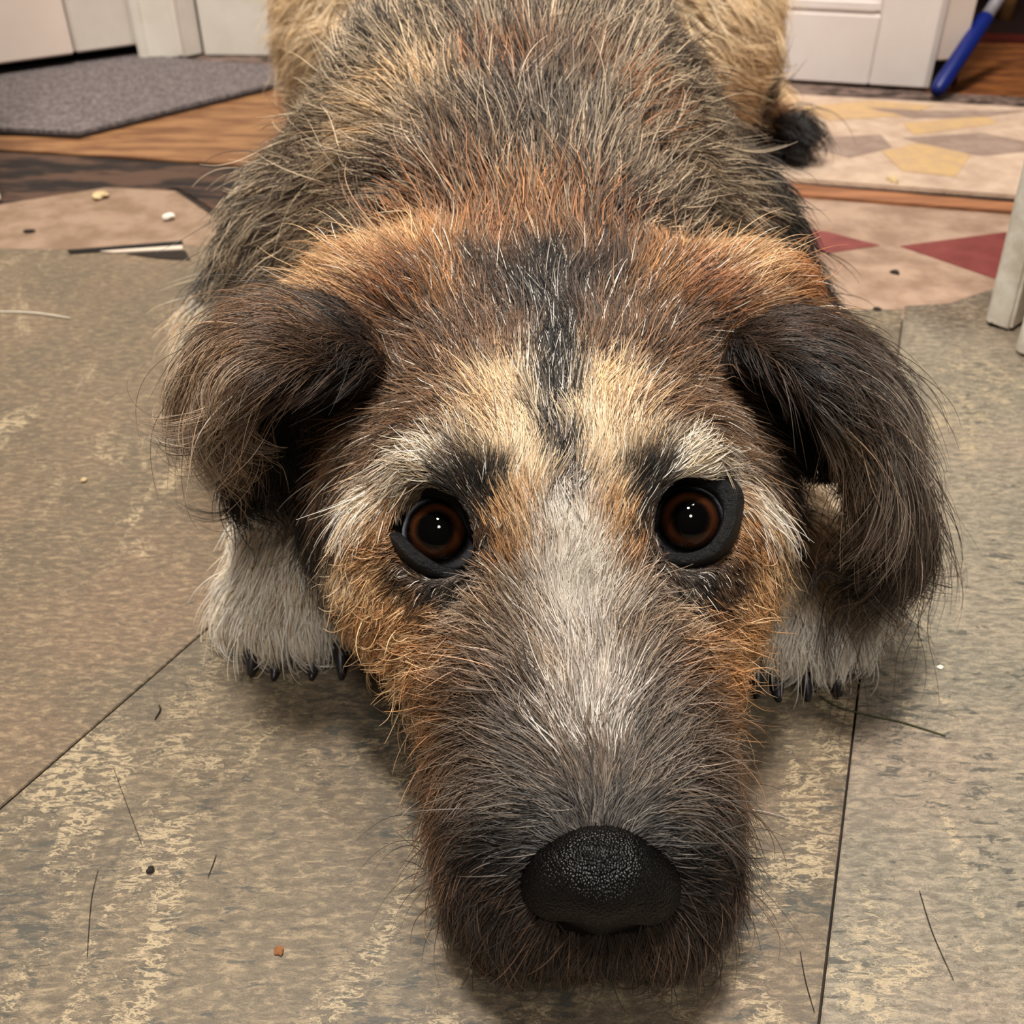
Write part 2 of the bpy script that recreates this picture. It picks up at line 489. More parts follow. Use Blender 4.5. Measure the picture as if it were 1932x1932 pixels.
# right foreground door post, chipped paint
po = tag(link('trim_3', None), kind='structure')
q0, q1, q2 = ground(1856, 611), ground(1905, 628), ground(1980, 600)
board('post_board', q0, q1, 0.05, 0.0, 1.9, M_chip, po, 0.002)
q3, q4 = ground(1912, 668), ground(1990, 694)
board('post_board', q3, q4, 0.07, 0.0, 1.9, M_chip, po, 0.002)
tube('chipped_corner', [q0 + np.array([.006, -.001, 0.0]), q0 + np.array([.008, -.001, 0.008]), q0 + np.array([.009, -.0005, 0.013])], [.0045, .004, .0015], M_chip_dark, po, 7)
po.matrix_world = Matrix.Translation(Vector(q0)) @ Matrix.Rotation(math.radians(-3.0), 4, 'Y') @ Matrix.Translation(-Vector(q0))
po4 = tag(link('trim_4', None), kind='structure')
board('post_board', ground(-60, 392), ground(4, 381), 0.04, 0.0, 0.9, M_chip, po4, 0.002)



# ------------------------------------------------------------------ the dog: a distance field, meshed as one continuous body
def graded(segments):
    out = [segments[0][0]]
    for a, b, s in segments:
        n = max(1, int(round((b - a) / s)))
        out += list(np.linspace(a, b, n + 1)[1:])
    return np.array(out, dtype=np.float32)


GX = graded([(-0.36, -0.17, 0.008), (-0.17, 0.19, 0.0026), (0.19, 0.38, 0.008)])
GY = graded([(0.115, 0.365, 0.0026), (0.365, 0.62, 0.006), (0.62, 1.24, 0.010)])
GZ = graded([(-0.008, 0.17, 0.0026), (0.17, 0.42, 0.008)])
SH = (len(GX), len(GY), len(GZ))
FLD = np.full(SH, 9.0, dtype=np.float32)
OWN = np.zeros(SH, dtype=np.int8)            # which region of the animal a place belongs to
OWND = np.full(SH, 9.0, dtype=np.float32)


def sub(lo, hi):
    s = []
    for g, a, b in zip((GX, GY, GZ), lo, hi):
        i0, i1 = np.searchsorted(g, a), np.searchsorted(g, b)
        s.append(slice(max(i0 - 1, 0), min(i1 + 1, len(g))))
    s = tuple(s)
    return s, np.meshgrid(GX[s[0]], GY[s[1]], GZ[s[2]], indexing='ij')


def smin(a, b, k):
    h = np.maximum(k - np.abs(a - b), 0.0) / k
    return np.minimum(a, b) - h * h * k * 0.25


def put(d, s, k, region):
    FLD[s] = smin(FLD[s], d, k) if k > 0 else np.minimum(FLD[s], d)
    w = d < OWND[s]
    OWN[s] = np.where(w, region, OWN[s])
    OWND[s] = np.where(w, d, OWND[s])


def ell(c, r, k=0.02, region=0, rot=None):
    c = np.asarray(c, float); r = np.asarray(r, float)
    m = r.max() + k + 0.03
    s, (X, Y, Z) = sub(c - m, c + m)
    X, Y, Z = X - c[0], Y - c[1], Z - c[2]
    if rot is not None:
        R = np.array(Matrix.Rotation(rot[0], 3, 'X') @ Matrix.Rotation(rot[1], 3, 'Y') @ Matrix.Rotation(rot[2], 3, 'Z')).T
        X, Y, Z = (R[i, 0] * X + R[i, 1] * Y + R[i, 2] * Z for i in range(3))
    k0 = np.sqrt((X / r[0]) ** 2 + (Y / r[1]) ** 2 + (Z / r[2]) ** 2)
    k1 = np.sqrt((X / r[0] ** 2) ** 2 + (Y / r[1] ** 2) ** 2 + (Z / r[2] ** 2) ** 2) + 1e-9
    put((k0 * (k0 - 1) / k1).astype(np.float32), s, k, region)


def cone(a, b, ra, rb, k=0.02, region=0):
    a = np.asarray(a, float); b = np.asarray(b, float)
    m = max(ra, rb) + k + 0.03
    s, (X, Y, Z) = sub(np.minimum(a, b) - m, np.maximum(a, b) + m)
    ab = b - a
    t = np.clip(((X - a[0]) * ab[0] + (Y - a[1]) * ab[1] + (Z - a[2]) * ab[2]) / (ab @ ab), 0, 1)
    d = np.sqrt((X - a[0] - t * ab[0]) ** 2 + (Y - a[1] - t * ab[1]) ** 2 + (Z - a[2] - t * ab[2]) ** 2) - (ra + (rb - ra) * t)
    put(d.astype(np.float32), s, k, region)


def chain(pts, rad, k, region):
    for i in range(len(pts) - 1):
        cone(pts[i], pts[i + 1], rad[i], rad[i + 1], k, region)


def carve(c, r, k=0.004):
    c = np.asarray(c, float)
    m = r + 0.02
    s, (X, Y, Z) = sub(c - m, c + m)
    d = -(np.sqrt((X - c[0]) ** 2 + (Y - c[1]) ** 2 + (Z - c[2]) ** 2) - r)
    FLD[s] = -smin(-FLD[s], -d.astype(np.float32), k)


R_HEAD, R_BODY, R_EARL, R_EARR, R_PAWL, R_PAWR, R_TAIL, R_HAUNCH = range(8)


def catmull(P, n):
    P = [np.asarray(p, float) for p in P]
    P = [2 * P[0] - P[1]] + P + [2 * P[-1] - P[-2]]
    out = []
    for i in range(1, len(P) - 2):
        for kk in range(n):
            t = kk / n
            a, b, c, d = P[i - 1], P[i], P[i + 1], P[i + 2]
            out.append(0.5 * (2 * b + (c - a) * t + (2 * a - 5 * b + 4 * c - d) * t * t + (3 * b - a - 3 * c + d) * t ** 3))
    out.append(P[-2])
    return out


def ear_patch(front, back, region, r0, r1):
    A, B = catmull(front, 7), catmull(back, 7)
    n = len(A)
    for i in range(n - 1):
        rr = r0 + (r1 - r0) * i / n
        m = 9
        for j in range(m):
            t = j / (m - 1)
            bow = 0.006 * math.sin(math.pi * t)
            nrm = np.array([np.sign(A[-1][0]) * 0.4, -0.2, 1.0])
            p = A[i] * (1 - t) + B[i] * t + nrm * bow
            q = A[i + 1] * (1 - t) + B[i + 1] * t + nrm * bow
            cone(p, q, rr, rr, 0.004, region)


# torso, neck, shoulders
ell((0, 0.70, 0.100), (0.094, 0.36, 0.128), 0.03, R_BODY)
ell((0.004, 0.50, 0.088), (0.092, 0.11, 0.112), 0.03, R_BODY)
cone((0.010, 0.33, 0.082), (0.0, 0.47, 0.105), 0.066, 0.088, 0.04, R_BODY)
cone((-0.094, 0.46, 0.088), (-0.120, 0.455, 0.045), 0.034, 0.032, 0.04, R_BODY)
cone((0.098, 0.46, 0.088), (0.124, 0.455, 0.045), 0.035, 0.032, 0.04, R_BODY)
ell((0.0, 1.0, 0.14), (0.105, 0.13, 0.14), 0.04, R_BODY)
# haunches and hind feet
ell((0.148, 0.93, 0.098), (0.066, 0.12, 0.105), 0.02, R_HAUNCH)
ell((-0.132, 0.93, 0.098), (0.058, 0.12, 0.105), 0.02, R_HAUNCH)
chain([(0.165, 0.97, 0.03), (0.150, 0.84, 0.024), (0.150, 0.80, 0.02)], [0.03, 0.022, 0.02], 0.02, R_HAUNCH)
chain([(-0.15, 0.97, 0.03), (-0.14, 0.84, 0.024), (-0.14, 0.80, 0.02)], [0.03, 0.022, 0.02], 0.02, R_HAUNCH)
# tail curled round to the right with its dark tip on the rug
chain([(0.03, 1.10, 0.14), (0.12, 1.15, 0.05), (0.20, 1.08, 0.030), (0.226, 0.97, 0.026), (0.236, 0.865, 0.022)], [0.03, 0.024, 0.016, 0.014, 0.011], 0.02, R_TAIL)
# forelegs
PL, PR = ground(550, 1262), ground(1512, 1302)
for P, sx, reg, ps in ((PL, -1, R_PAWL, 0.86), (PR, 1, R_PAWR, 0.80)):
    px_, py_ = P[0], P[1]
    elbow = (sx * 0.128, 0.46, 0.040)
    wrist = (px_ + sx * (0.008 if sx < 0 else 0.003), py_ + 0.085, 0.030)
    chain([elbow, ((elbow[0] + wrist[0]) / 2 + sx * 0.004, (elbow[1] + wrist[1]) / 2, 0.036), wrist, (px_, py_ + 0.045, 0.028)], [0.031, 0.024, 0.021 * ps, 0.022 * ps], 0.015, reg)
    ell((px_, py_ + 0.040, 0.022), (0.025 * ps, 0.034, 0.021), 0.012, reg)
    for dx, dy in ((-0.0225, 0.010), (-0.008, 0.001), (0.0085, 0.0), (0.0230, 0.009)):
        ell((px_ + dx * ps, py_ + dy + 0.014, 0.0145), (0.0084 * ps, 0.0165, 0.0135), 0.003, reg)
# head
ell((0.013, 0.305, 0.088), (0.062, 0.068, 0.055), 0.02, R_HEAD)
ell((0.0135, 0.262, 0.094), (0.050, 0.046, 0.036), 0.02, R_HEAD)
for sx in (-1, 1):
    cx = 0.0135
    ell((cx + sx * 0.026, 0.252, 0.115), (0.018, 0.016, 0.011), 0.012, R_HEAD)            # brow
    ell((cx + sx * 0.050, 0.272, 0.070), (0.023, 0.042, 0.038), 0.02, R_HEAD)              # cheekbone
    ell((cx + sx * 0.052, 0.310, 0.055), (0.032, 0.045, 0.045), 0.02, R_HEAD)              # jaw muscle
    ell((cx + 0.003 + sx * 0.031, 0.238, 0.060), (0.020, 0.032, 0.032), 0.02, R_HEAD)     # below the eye
    ell((0.0215 + sx * 0.019, 0.178, 0.030), (0.0185, 0.030, 0.0265), 0.012, R_HEAD)       # flews
    ell((0.0205 + sx * 0.020, 0.215, 0.034), (0.022, 0.035, 0.031), 0.015, R_HEAD)
cone((0.0225, 0.174, 0.047), (0.0150, 0.245, 0.076), 0.0205, 0.030, 0.02, R_HEAD)           # bridge of the muzzle
cone((0.0215, 0.182, 0.017), (0.0170, 0.260, 0.026), 0.0165, 0.026, 0.012, R_HEAD)          # lower jaw
ell((0.0225, 0.160, 0.038), (0.022, 0.016, 0.021), 0.012, R_HEAD)
# ears: broad furred base, then the flap that folds over and hangs
ell(at(728, 552, .318), (0.026, 0.018, 0.013), 0.02, R_HEAD)
ell(at(1372, 560, .318), (0.027, 0.018, 0.013), 0.02, R_HEAD)
ear_patch([at(712, 690, .286), at(610, 695, .268), at(510, 700, .257), at(455, 735, .256), at(428, 800, .262)],
          [at(640, 592, .320), at(530, 585, .318), at(455, 635, .312), at(425, 715, .308), at(408, 785, .300)], R_EARL, 0.0042, 0.0016)
ear_patch([at(690, 705, .294), at(610, 800, .292), at(570, 930, .290)],
          [at(540, 690, .306), at(460, 790, .304), at(450, 930, .298)], R_EARL, 0.0035, 0.0016)  # inner sheet added to hold black hair where the ear hollow is shaded
ear_patch([at(1395, 655, .290), at(1490, 690, .268), at(1572, 762, .256), at(1625, 860, .254), at(1655, 960, .258), at(1670, 1040, .262)],
          [at(1440, 610, .320), at(1562, 640, .318), at(1655, 740, .312), at(1685, 850, .305), at(1702, 960, .298), at(1706, 1050, .294)], R_EARR, 0.0040, 0.0014)
ear_patch([at(1398, 700, .294), at(1450, 790, .292), at(1520, 880, .290)],
          [at(1500, 690, .306), at(1570, 780, .304), at(1600, 880, .298)], R_EARR, 0.0035, 0.0016)  # same added inner sheet on the right, black-haired for its shade
# eyes
EYES = []
for (px, py, Y, sx) in ((834, 1008, .231, -1), (1297, 988, .2315, 1)):
    f = at(px, py, Y)
    d = (f - CAM) / np.linalg.norm(f - CAM)
    EYES.append((f + d * 0.0118, -d, sx))
for c, look, sx in EYES:
    carve(c + look * 0.0070 + np.array([0, -0.0006, 0.0012]), 0.0145, 0.004)
carve(at(897, 1056, .2315), 0.006, 0.004)
print('field', round(time.perf_counter() - T0, 1))


def surface_nets(F, gx, gy, gz):
    S = F < 0
    cs = np.zeros(tuple(n - 1 for n in F.shape), np.int8)
    for i in (0, 1):
        for j in (0, 1):
            for k in (0, 1):
                cs += S[i:F.shape[0] - 1 + i, j:F.shape[1] - 1 + j, k:F.shape[2] - 1 + k]
    act = (cs > 0) & (cs < 8)
    I = np.argwhere(act)
    idx = -np.ones(act.shape, np.int64)
    idx[act] = np.arange(len(I))
    acc = np.zeros((len(I), 3)); cnt = np.zeros(len(I))
    corners = [(i, j, k) for i in (0, 1) for j in (0, 1) for k in (0, 1)]
    val = {c: F[I[:, 0] + c[0], I[:, 1] + c[1], I[:, 2] + c[2]].astype(float) for c in corners}
    for a in corners:
        for ax in range(3):
            if a[ax]: continue
            b = list(a); b[ax] = 1; b = tuple(b)
            va, vb = val[a], val[b]
            m = (va < 0) != (vb < 0)
            t = np.where(m, va / np.where(m, va - vb, 1), 0)
            p = np.array(a, float)[None, :].repeat(len(I), 0)
            p[:, ax] = t
            acc[m] += p[m]; cnt[m] += 1
    P = I + acc / cnt[:, None]
    V = np.stack([np.interp(P[:, n], np.arange(len(g)), g) for n, g in enumerate((gx, gy, gz))], 1)
    faces = []
    for ax in range(3):
        u, w = (ax + 1) % 3, (ax + 2) % 3
        a = [slice(None)] * 3; b = [slice(None)] * 3
        a[ax] = slice(0, -1); b[ax] = slice(1, None)
        x = S[tuple(a)] != S[tuple(b)]
        E = np.argwhere(x)
        ok = (E[:, u] > 0) & (E[:, w] > 0) & (E[:, u] < F.shape[u] - 1) & (E[:, w] < F.shape[w] - 1)
        E = E[ok]
        flip = S[tuple(a)][E[:, 0], E[:, 1], E[:, 2]]
        q = []
        for du, dw in ((1, 1), (0, 1), (0, 0), (1, 0)):
            e = E.copy(); e[:, u] -= du; e[:, w] -= dw
            q.append(idx[e[:, 0], e[:, 1], e[:, 2]])
        Q = np.stack(q, 1)
        Q[~flip] = Q[~flip][:, ::-1]
        faces.append(Q)
    return V, np.concatenate(faces)


# keep the underside on the floor
zz = GZ[None, None, :]
lift_ = np.where((GX[:, None] > 0.06) & (GY[None, :] > 0.72), 0.0066, 0.0)[:, :, None].astype(np.float32)   # the rug's thickness under the right haunch
FLD = np.maximum(FLD, (0.0008 + lift_ - zz)).astype(np.float32)
DV, DF = surface_nets(FLD, GX, GY, GZ)
keep = (DF >= 0).all(1)
DF = DF[keep]
print('mesh', len(DV), len(DF), round(time.perf_counter() - T0, 1))

# lookup of the distance and its gradient anywhere
GRAD = [np.gradient(FLD, g, axis=i).astype(np.float32) for i, g in enumerate((GX, GY, GZ))]


def locate(P):
    out = []
    for i, g in enumerate((GX, GY, GZ)):
        f = np.interp(P[:, i], g, np.arange(len(g)))
        j = np.clip(f.astype(np.int64), 0, len(g) - 2)
        out.append((j, (f - j).astype(np.float32)))
    return out


def tri(A, L):
    (i, fx), (j, fy), (k, fz) = L
    c00 = A[i, j, k] * (1 - fx) + A[i + 1, j, k] * fx
    c01 = A[i, j, k + 1] * (1 - fx) + A[i + 1, j, k + 1] * fx
    c10 = A[i, j + 1, k] * (1 - fx) + A[i + 1, j + 1, k] * fx
    c11 = A[i, j + 1, k + 1] * (1 - fx) + A[i + 1, j + 1, k + 1] * fx
    c0 = c00 * (1 - fy) + c10 * fy
    c1 = c01 * (1 - fy) + c11 * fy
    return c0 * (1 - fz) + c1 * fz


def unit(v):
    return v / np.maximum(np.linalg.norm(v, axis=1, keepdims=True), 1e-9)


def dist_grad(P):
    L = locate(P)
    return tri(FLD, L), unit(np.stack([tri(g, L) for g in GRAD], 1))


def hit(px, py):
    """places on the animal seen along pixel rays"""
    R = np.stack([ray(x, y) for x, y in zip(px, py)])
    R = unit(R)
    t = np.full(len(R), 0.12); best = np.full(len(R), 9.0); bt = t.copy()
    for _ in range(260):
        P = CAM + R * t[:, None]
        d = tri(FLD, locate(P))
        better = d < best
        best = np.where(better, d, best); bt = np.where(better, t, bt)
        t = np.where(d < 0.0006, t, np.minimum(t + np.clip(d * 0.7, 0.0006, 0.03), 1.4))
    done = tri(FLD, locate(CAM + R * t[:, None])) < 0.001
    tt = np.where(done, t, bt)
    return CAM + R * tt[:, None]

# ------------------------------------------------------------------ the coat: colour with some shade in it, length and lie of the hair, noted at spots on the animal
PAL = {'O': (164, 118, 76), 'G': (204, 170, 128), 'T': (234, 212, 180), 'C': (252, 243, 228), 'W': (232, 222, 210),
       'Y': (140, 124, 110), 'D': (66, 50, 40), 'K': (24, 22, 21), 'M': (126, 95, 70), 'H': (170, 151, 126), 'B': (82, 60, 44),
       'R': (148, 98, 62), 'S': (82, 76, 70), 'Q': (108, 93, 80), 'N': (150, 126, 102), 'P': (238, 208, 166)}
PLIN = {k: lin(v) for k, v in PAL.items()}


def axis_x(y):
    return 1062 + (y - 985) * (0.11 if y > 985 else 0.057)


# px, py, main, second, share of second, length mm, lift deg, flow dx, flow dy, curl ; mirrored across the face
FACE_PAIR = """
760 470 O G .50 15 22 -.5 -1 .2
690 500 G O .40 16 24 -.7 -.8 .2
600 505 R O .50 14 20 -.9 -.4 .2
960 450 R K .40 15 20 -.2 -1 .2
925 520 D K .45 16 18 -.2 -1 .2
950 575 D K .50 16 16 -.25 -1 .2
985 565 K D .35 16 16 -.1 -1 .2
1000 620 D K .45 15 14 -.15 -1 .2
980 520 D M .55 15 18 -.2 -1 .2
880 470 O M .40 16 20 -.3 -1 .2
860 560 O D .40 15 16 -.6 -1 .2
780 560 R D .35 14 16 -.9 -.8 .2
930 600 M D .50 15 14 -.5 -1 .2
960 680 M D .40 15 14 -.4 -1 .2
880 680 M D .45 15 14 -.7 -.9 .2
800 650 M D .45 14 14 -1 -.6 .2
740 720 M D .40 13 14 -1 -.1 .2
970 760 G T .40 14 14 -.35 -1 .2
1005 830 T G .30 13 12 -.2 -1 .2
930 800 G M .40 14 14 -.6 -1 .2
850 790 M D .35 14 14 -1 -.5 .2
790 800 D M .50 14 14 -1 -.1 .2
700 800 M D .50 13 14 -1 .2 .2
600 860 D M .50 13 14 -.9 .6 .2
690 880 D M .45 14 14 -.9 .5 .2
645 935 D K .50 14 14 -.6 1 .2
635 985 K D .45 14 14 -.5 1 .2
618 1050 K D .45 14 14 -.3 1 .2
598 1000 K D .35 16 14 -.4 1 .2
830 880 T C .40 15 24 -1 .2 .3
800 915 B K .45 7 16 -1 .3 .2
845 915 K B .35 6 14 -.8 -.2 .1
740 860 M D .40 14 14 -1 .2 .2
660 905 D M .45 14 14 -.9 .7 .2
725 965 G O .45 8 14 -1 .6 .2
700 1010 O D .45 8 16 -.9 .7 .3
675 1035 G D .45 9 22 -.7 1 .4
765 940 B D .5 7 14 -1 .5 .2
770 890 C T .35 17 26 -1 .5 .3
710 925 C T .40 18 26 -.9 .7 .3
685 958 C G .45 18 24 -.6 1 .3
760 930 G O .45 12 18 -1 .5 .3
900 860 G T .45 13 16 -.8 -.7 .2
960 870 T G .40 12 12 -.3 -1 .2
1005 920 T G .40 10 10 -.1 -1 .2
985 980 G O .40 9 10 -.2 -.9 .2
955 1010 O G .40 8 10 -.5 -.6 .2
975 1080 O M .40 7 9 -.3 -.9 .2
885 915 K D .10 9 14 -.3 -1 .1
915 930 K D .10 8 14 -.2 -1 .1
918 985 K D .15 6 12 -.2 -1 .1
895 870 K D .2 9 14 -.4 -.9 .1
905 900 K D .10 9 14 -.3 -1 .1
880 880 D K .40 9 14 -.5 -.8 .1
930 960 K D .30 7 14 -.2 -1 .1
925 1040 B K .40 6 12 .6 -.3 .1
740 960 D O .40 6 12 -.9 .5 .1
740 1030 B O .40 5 12 -.9 .4 .2
735 1000 O B .30 5 14 -.9 .5 .2
760 1080 B K .50 5 14 -.8 .6 .2
820 1105 K D .30 4 12 -.5 .8 .1
880 1110 K S .35 4 12 -.3 .8 .1
920 1100 D Y .40 5 12 -.4 .6 .1
700 1060 G O .40 8 28 -.8 .7 .8
660 1080 G T .45 9 30 -.7 .8 .6
650 1160 G T .35 10 24 -.4 1 .4
690 1140 O G .45 10 32 -.9 .6 .9
750 1150 O G .45 9 30 -.9 .6 .9
830 1160 B O .40 8 24 -.8 .6 .6
900 1160 Y G .40 9 24 -1 .2 .5
680 1220 G O .35 10 24 -.4 1 .5
740 1240 O G .45 11 34 -.9 .6 1
820 1230 O G .40 11 30 -1 .4 .8
890 1230 O N .50 13 26 -1 .1 .5
960 1170 N B .45 14 24 -.9 -.4 .4
1010 1130 N Q .35 13 20 -.5 -.9 .3
1045 1060 N W .50 11 14 -.2 -1 .2
1010 1060 G N .45 9 12 -.3 -1 .2
1040 1180 N W .45 15 20 -.4 -1 .3
1066 1085 C W .40 13 15 -.1 -1 .2
1050 1120 W C .45 13 16 -.2 -1 .2
1070 1165 C W .40 14 18 -.12 -1 .2
1010 1240 Q N .45 16 22 -.8 -.7 .3
940 1280 M D .45 16 26 -1 -.1 .4
860 1310 O M .50 14 28 -1 .3 .7
780 1310 G B .50 12 30 -.8 .7 .9
760 1370 B G .50 14 26 -.7 .8 .8
830 1390 M D .50 15 24 -.9 .6 .6
920 1360 Q B .45 17 24 -1 .2 .4
1010 1340 Q D .45 17 22 -.9 -.5 .3
1070 1310 N W .45 15 18 -.45 -1 .3
1080 1400 Q W .40 14 18 -.6 -.9 .3
1020 1420 Q S .50 17 22 -1 -.3 .3
930 1440 Q D .50 18 22 -1 .25 .3
860 1470 B M .50 18 22 -.9 .55 .4
800 1500 M Y .45 20 24 -.8 .6 .5
750 1450 Y W .45 22 26 -.9 .45 .4
1100 1470 Q S .45 10 16 -.5 -.8 .2
1060 1490 Q S .45 13 20 -1 -.1 .2
1000 1510 S Q .45 15 20 -1 .15 .2
930 1540 S D .55 16 20 -1 .35 .2
860 1580 B D .45 18 22 -.8 .6 .4
815 1620 B O .45 18 24 -.7 .7 .4
1090 1530 S K .50 6 14 -.7 -.4 .1
1040 1550 K S .50 8 16 -1 .1 .1
980 1590 K S .25 10 18 -1 .3 .2
920 1620 K D .45 14 20 -.9 .5 .3
880 1680 D K .45 17 22 -.7 .8 .4
950 1670 K D .40 11 18 -.7 .7 .2
940 1730 D K .45 15 22 -.5 1 .3
880 1750 B K .50 17 24 -.5 1 .4
1000 1770 D K .50 15 22 -.3 1 .3
1060 1800 B K .55 15 20 -.12 1 .2
"""  # rows by nose and chin darkened, muzzle shade put into their colour
FACE_MID = """
1050 425 R K .45 15 20 0 -1 .2
1045 500 K D .30 16 18 0 -1 .2
1035 560 K Y .15 16 16 0 -1 .2
1035 620 K W .08 16 14 0 -1 .2
1044 700 K W .10 15 13 0 -1 .2
1054 780 K W .12 14 12 0 -1 .2
1060 850 K Y .18 13 12 0 -1 .2
1062 920 K Y .35 12 12 0 -1 .2
1068 980 S W .50 11 12 0 -1 .2
1090 1040 C W .40 11 14 0 -1 .2
1100 1110 C W .40 13 16 0 -1 .2
1108 1180 C W .45 14 18 0 -1 .2
1114 1250 W Y .35 14 18 0 -1 .2
1122 1330 W Q .45 13 16 0 -1 .2
1128 1410 Q W .45 11 15 0 -1 .2
1133 1480 Q S .40 7 14 0 -1 .1
1135 1540 S K .35 4 12 0 -1 .1
1135 1800 K D .40 13 18 0 1 .2
"""
FACE_ONE = """
765 1440 Y W .45 30 36 -1 .2 .5
760 1490 Y D .45 30 34 -1 .3 .5
640 780 O M .40 12 14 -1 .3 .2
590 780 R O .40 12 14 -1 .3 .2
600 830 R D .40 12 14 -1 .5 .2
1440 700 K D .15 14 10 1 -.1 .2
1480 780 K D .15 14 10 1 .2 .2
1500 850 K D .25 14 10 1 .4 .2
1440 850 D K .45 13 14 1 .4 .2
1500 930 D B .45 13 14 .8 .8 .2
"""
BODY = """
1000 395 R O .50 18 24 0 -1 .3
900 400 R M .50 18 24 -.4 -1 .3
800 410 M R .50 19 24 -.7 -.7 .3
1150 410 D R .50 19 24 .5 -.8 .3
1300 415 H D .56 18 22 .9 -.4 .3
700 420 H D .56 20 24 -1 -.2 .4
1000 330 H D .52 22 24 0 -1 .3
1100 320 H D .56 22 24 .35 -1 .3
900 320 M D .50 24 24 -.5 -1 .4
1000 250 Y K .45 24 28 0 -1 .3
1080 240 S H .45 24 26 .2 -1 .3
930 230 H D .56 26 28 -.35 -1 .4
950 150 R D .40 24 22 -.2 -1 .3
1050 170 M D .40 24 22 .2 -1 .3
1170 200 H R .45 24 22 .7 -.8 .3
1180 100 H D .56 22 20 .4 -1 .3
820 170 G H .40 22 20 -.5 -1 .3
880 100 H D .52 24 20 -.4 -1 .3
1000 60 H D .52 24 20 0 -1 .3
700 100 H K .45 24 20 -.7 -.7 .3
760 30 H K .50 24 20 -.4 -1 .3
640 60 K S .50 22 18 -.8 -.6 .3
600 150 K H .50 24 20 -1 -.2 .4
700 230 H G .50 24 22 -.9 -.3 .4
560 220 K H .48 26 24 -1 .2 .4
620 330 H D .52 26 24 -1 .1 .5
500 320 H K .50 28 26 -1 .35 .5
750 330 H D .56 26 24 -.9 -.3 .4
430 400 K H .50 28 26 -.9 .6 .5
540 420 H D .56 26 24 -1 .35 .5
395 575 T C .40 20 20 -.7 .8 .4
385 640 T C .40 20 20 -.6 1 .4
400 470 K S .40 28 24 -.7 .8 .5
480 500 D H .50 24 22 -.9 .6 .5
1280 60 S K .50 22 18 .6 -.8 .3
1300 180 H D .56 22 20 .9 -.4 .3
1380 180 K S .45 22 18 1 -.1 .3
1300 300 H D .56 24 22 1 -.1 .4
1420 290 K S .45 22 20 1 .15 .3
1460 400 K S .48 22 20 1 .3 .3
1520 480 K S .40 22 20 .9 .6 .3
1400 390 H D .56 20 20 1 .1 .3
1200 400 D H .50 20 22 .9 -.5 .4
"""
LIMBS = """
560 60 P T .35 26 22 -1 .5 .4
620 30 P T .35 26 22 -.8 .6 .4
1340 60 P T .35 26 20 .6 .6 .4
1430 60 P T .35 26 22 1 .5 .4
1380 130 P G .45 26 20 1 .3 .4
1460 170 P G .35 26 22 1 .5 .4
1430 230 R O .40 18 20 .8 .8 .3
1480 250 K D .15 40 26 1 .15 .3
1530 280 K S .20 42 24 1 .35 .4
390 600 T C .35 22 20 -.7 .8 .4
375 560 T G .35 20 20 -.9 .6 .4
450 1010 C T .45 15 24 -.3 1 .2
560 1000 C T .45 14 22 0 1 .2
440 1080 C T .35 17 24 -.4 1 .2
520 1080 C T .40 17 22 -.1 1 .2
590 1090 C T .40 16 22 .1 1 .2
450 1160 C T .30 17 24 -.4 1 .2
530 1170 C T .30 17 22 -.05 1 .2
620 1170 C W .35 16 22 .3 1 .2
480 1230 C W .30 10 20 -.2 1 .2
560 1230 C W .30 10 20 .05 1 .2
640 1240 C W .30 9 20 .3 1 .2
1510 1000 G T .40 14 18 .3 1 .2
1530 1060 T G .45 16 22 .2 1 .2
1460 1090 T C .45 16 22 -.1 1 .2
1580 1110 C T .40 17 22 .4 1 .2
1450 1170 C T .35 16 22 -.2 1 .2
1530 1170 C W .35 17 22 .1 1 .2
1600 1180 C W .35 16 24 .5 1 .2
1430 1250 C W .35 9 20 -.2 1 .2
1510 1260 C W .35 10 20 .05 1 .2
1590 1260 C W .35 9 20 .3 1 .2
"""
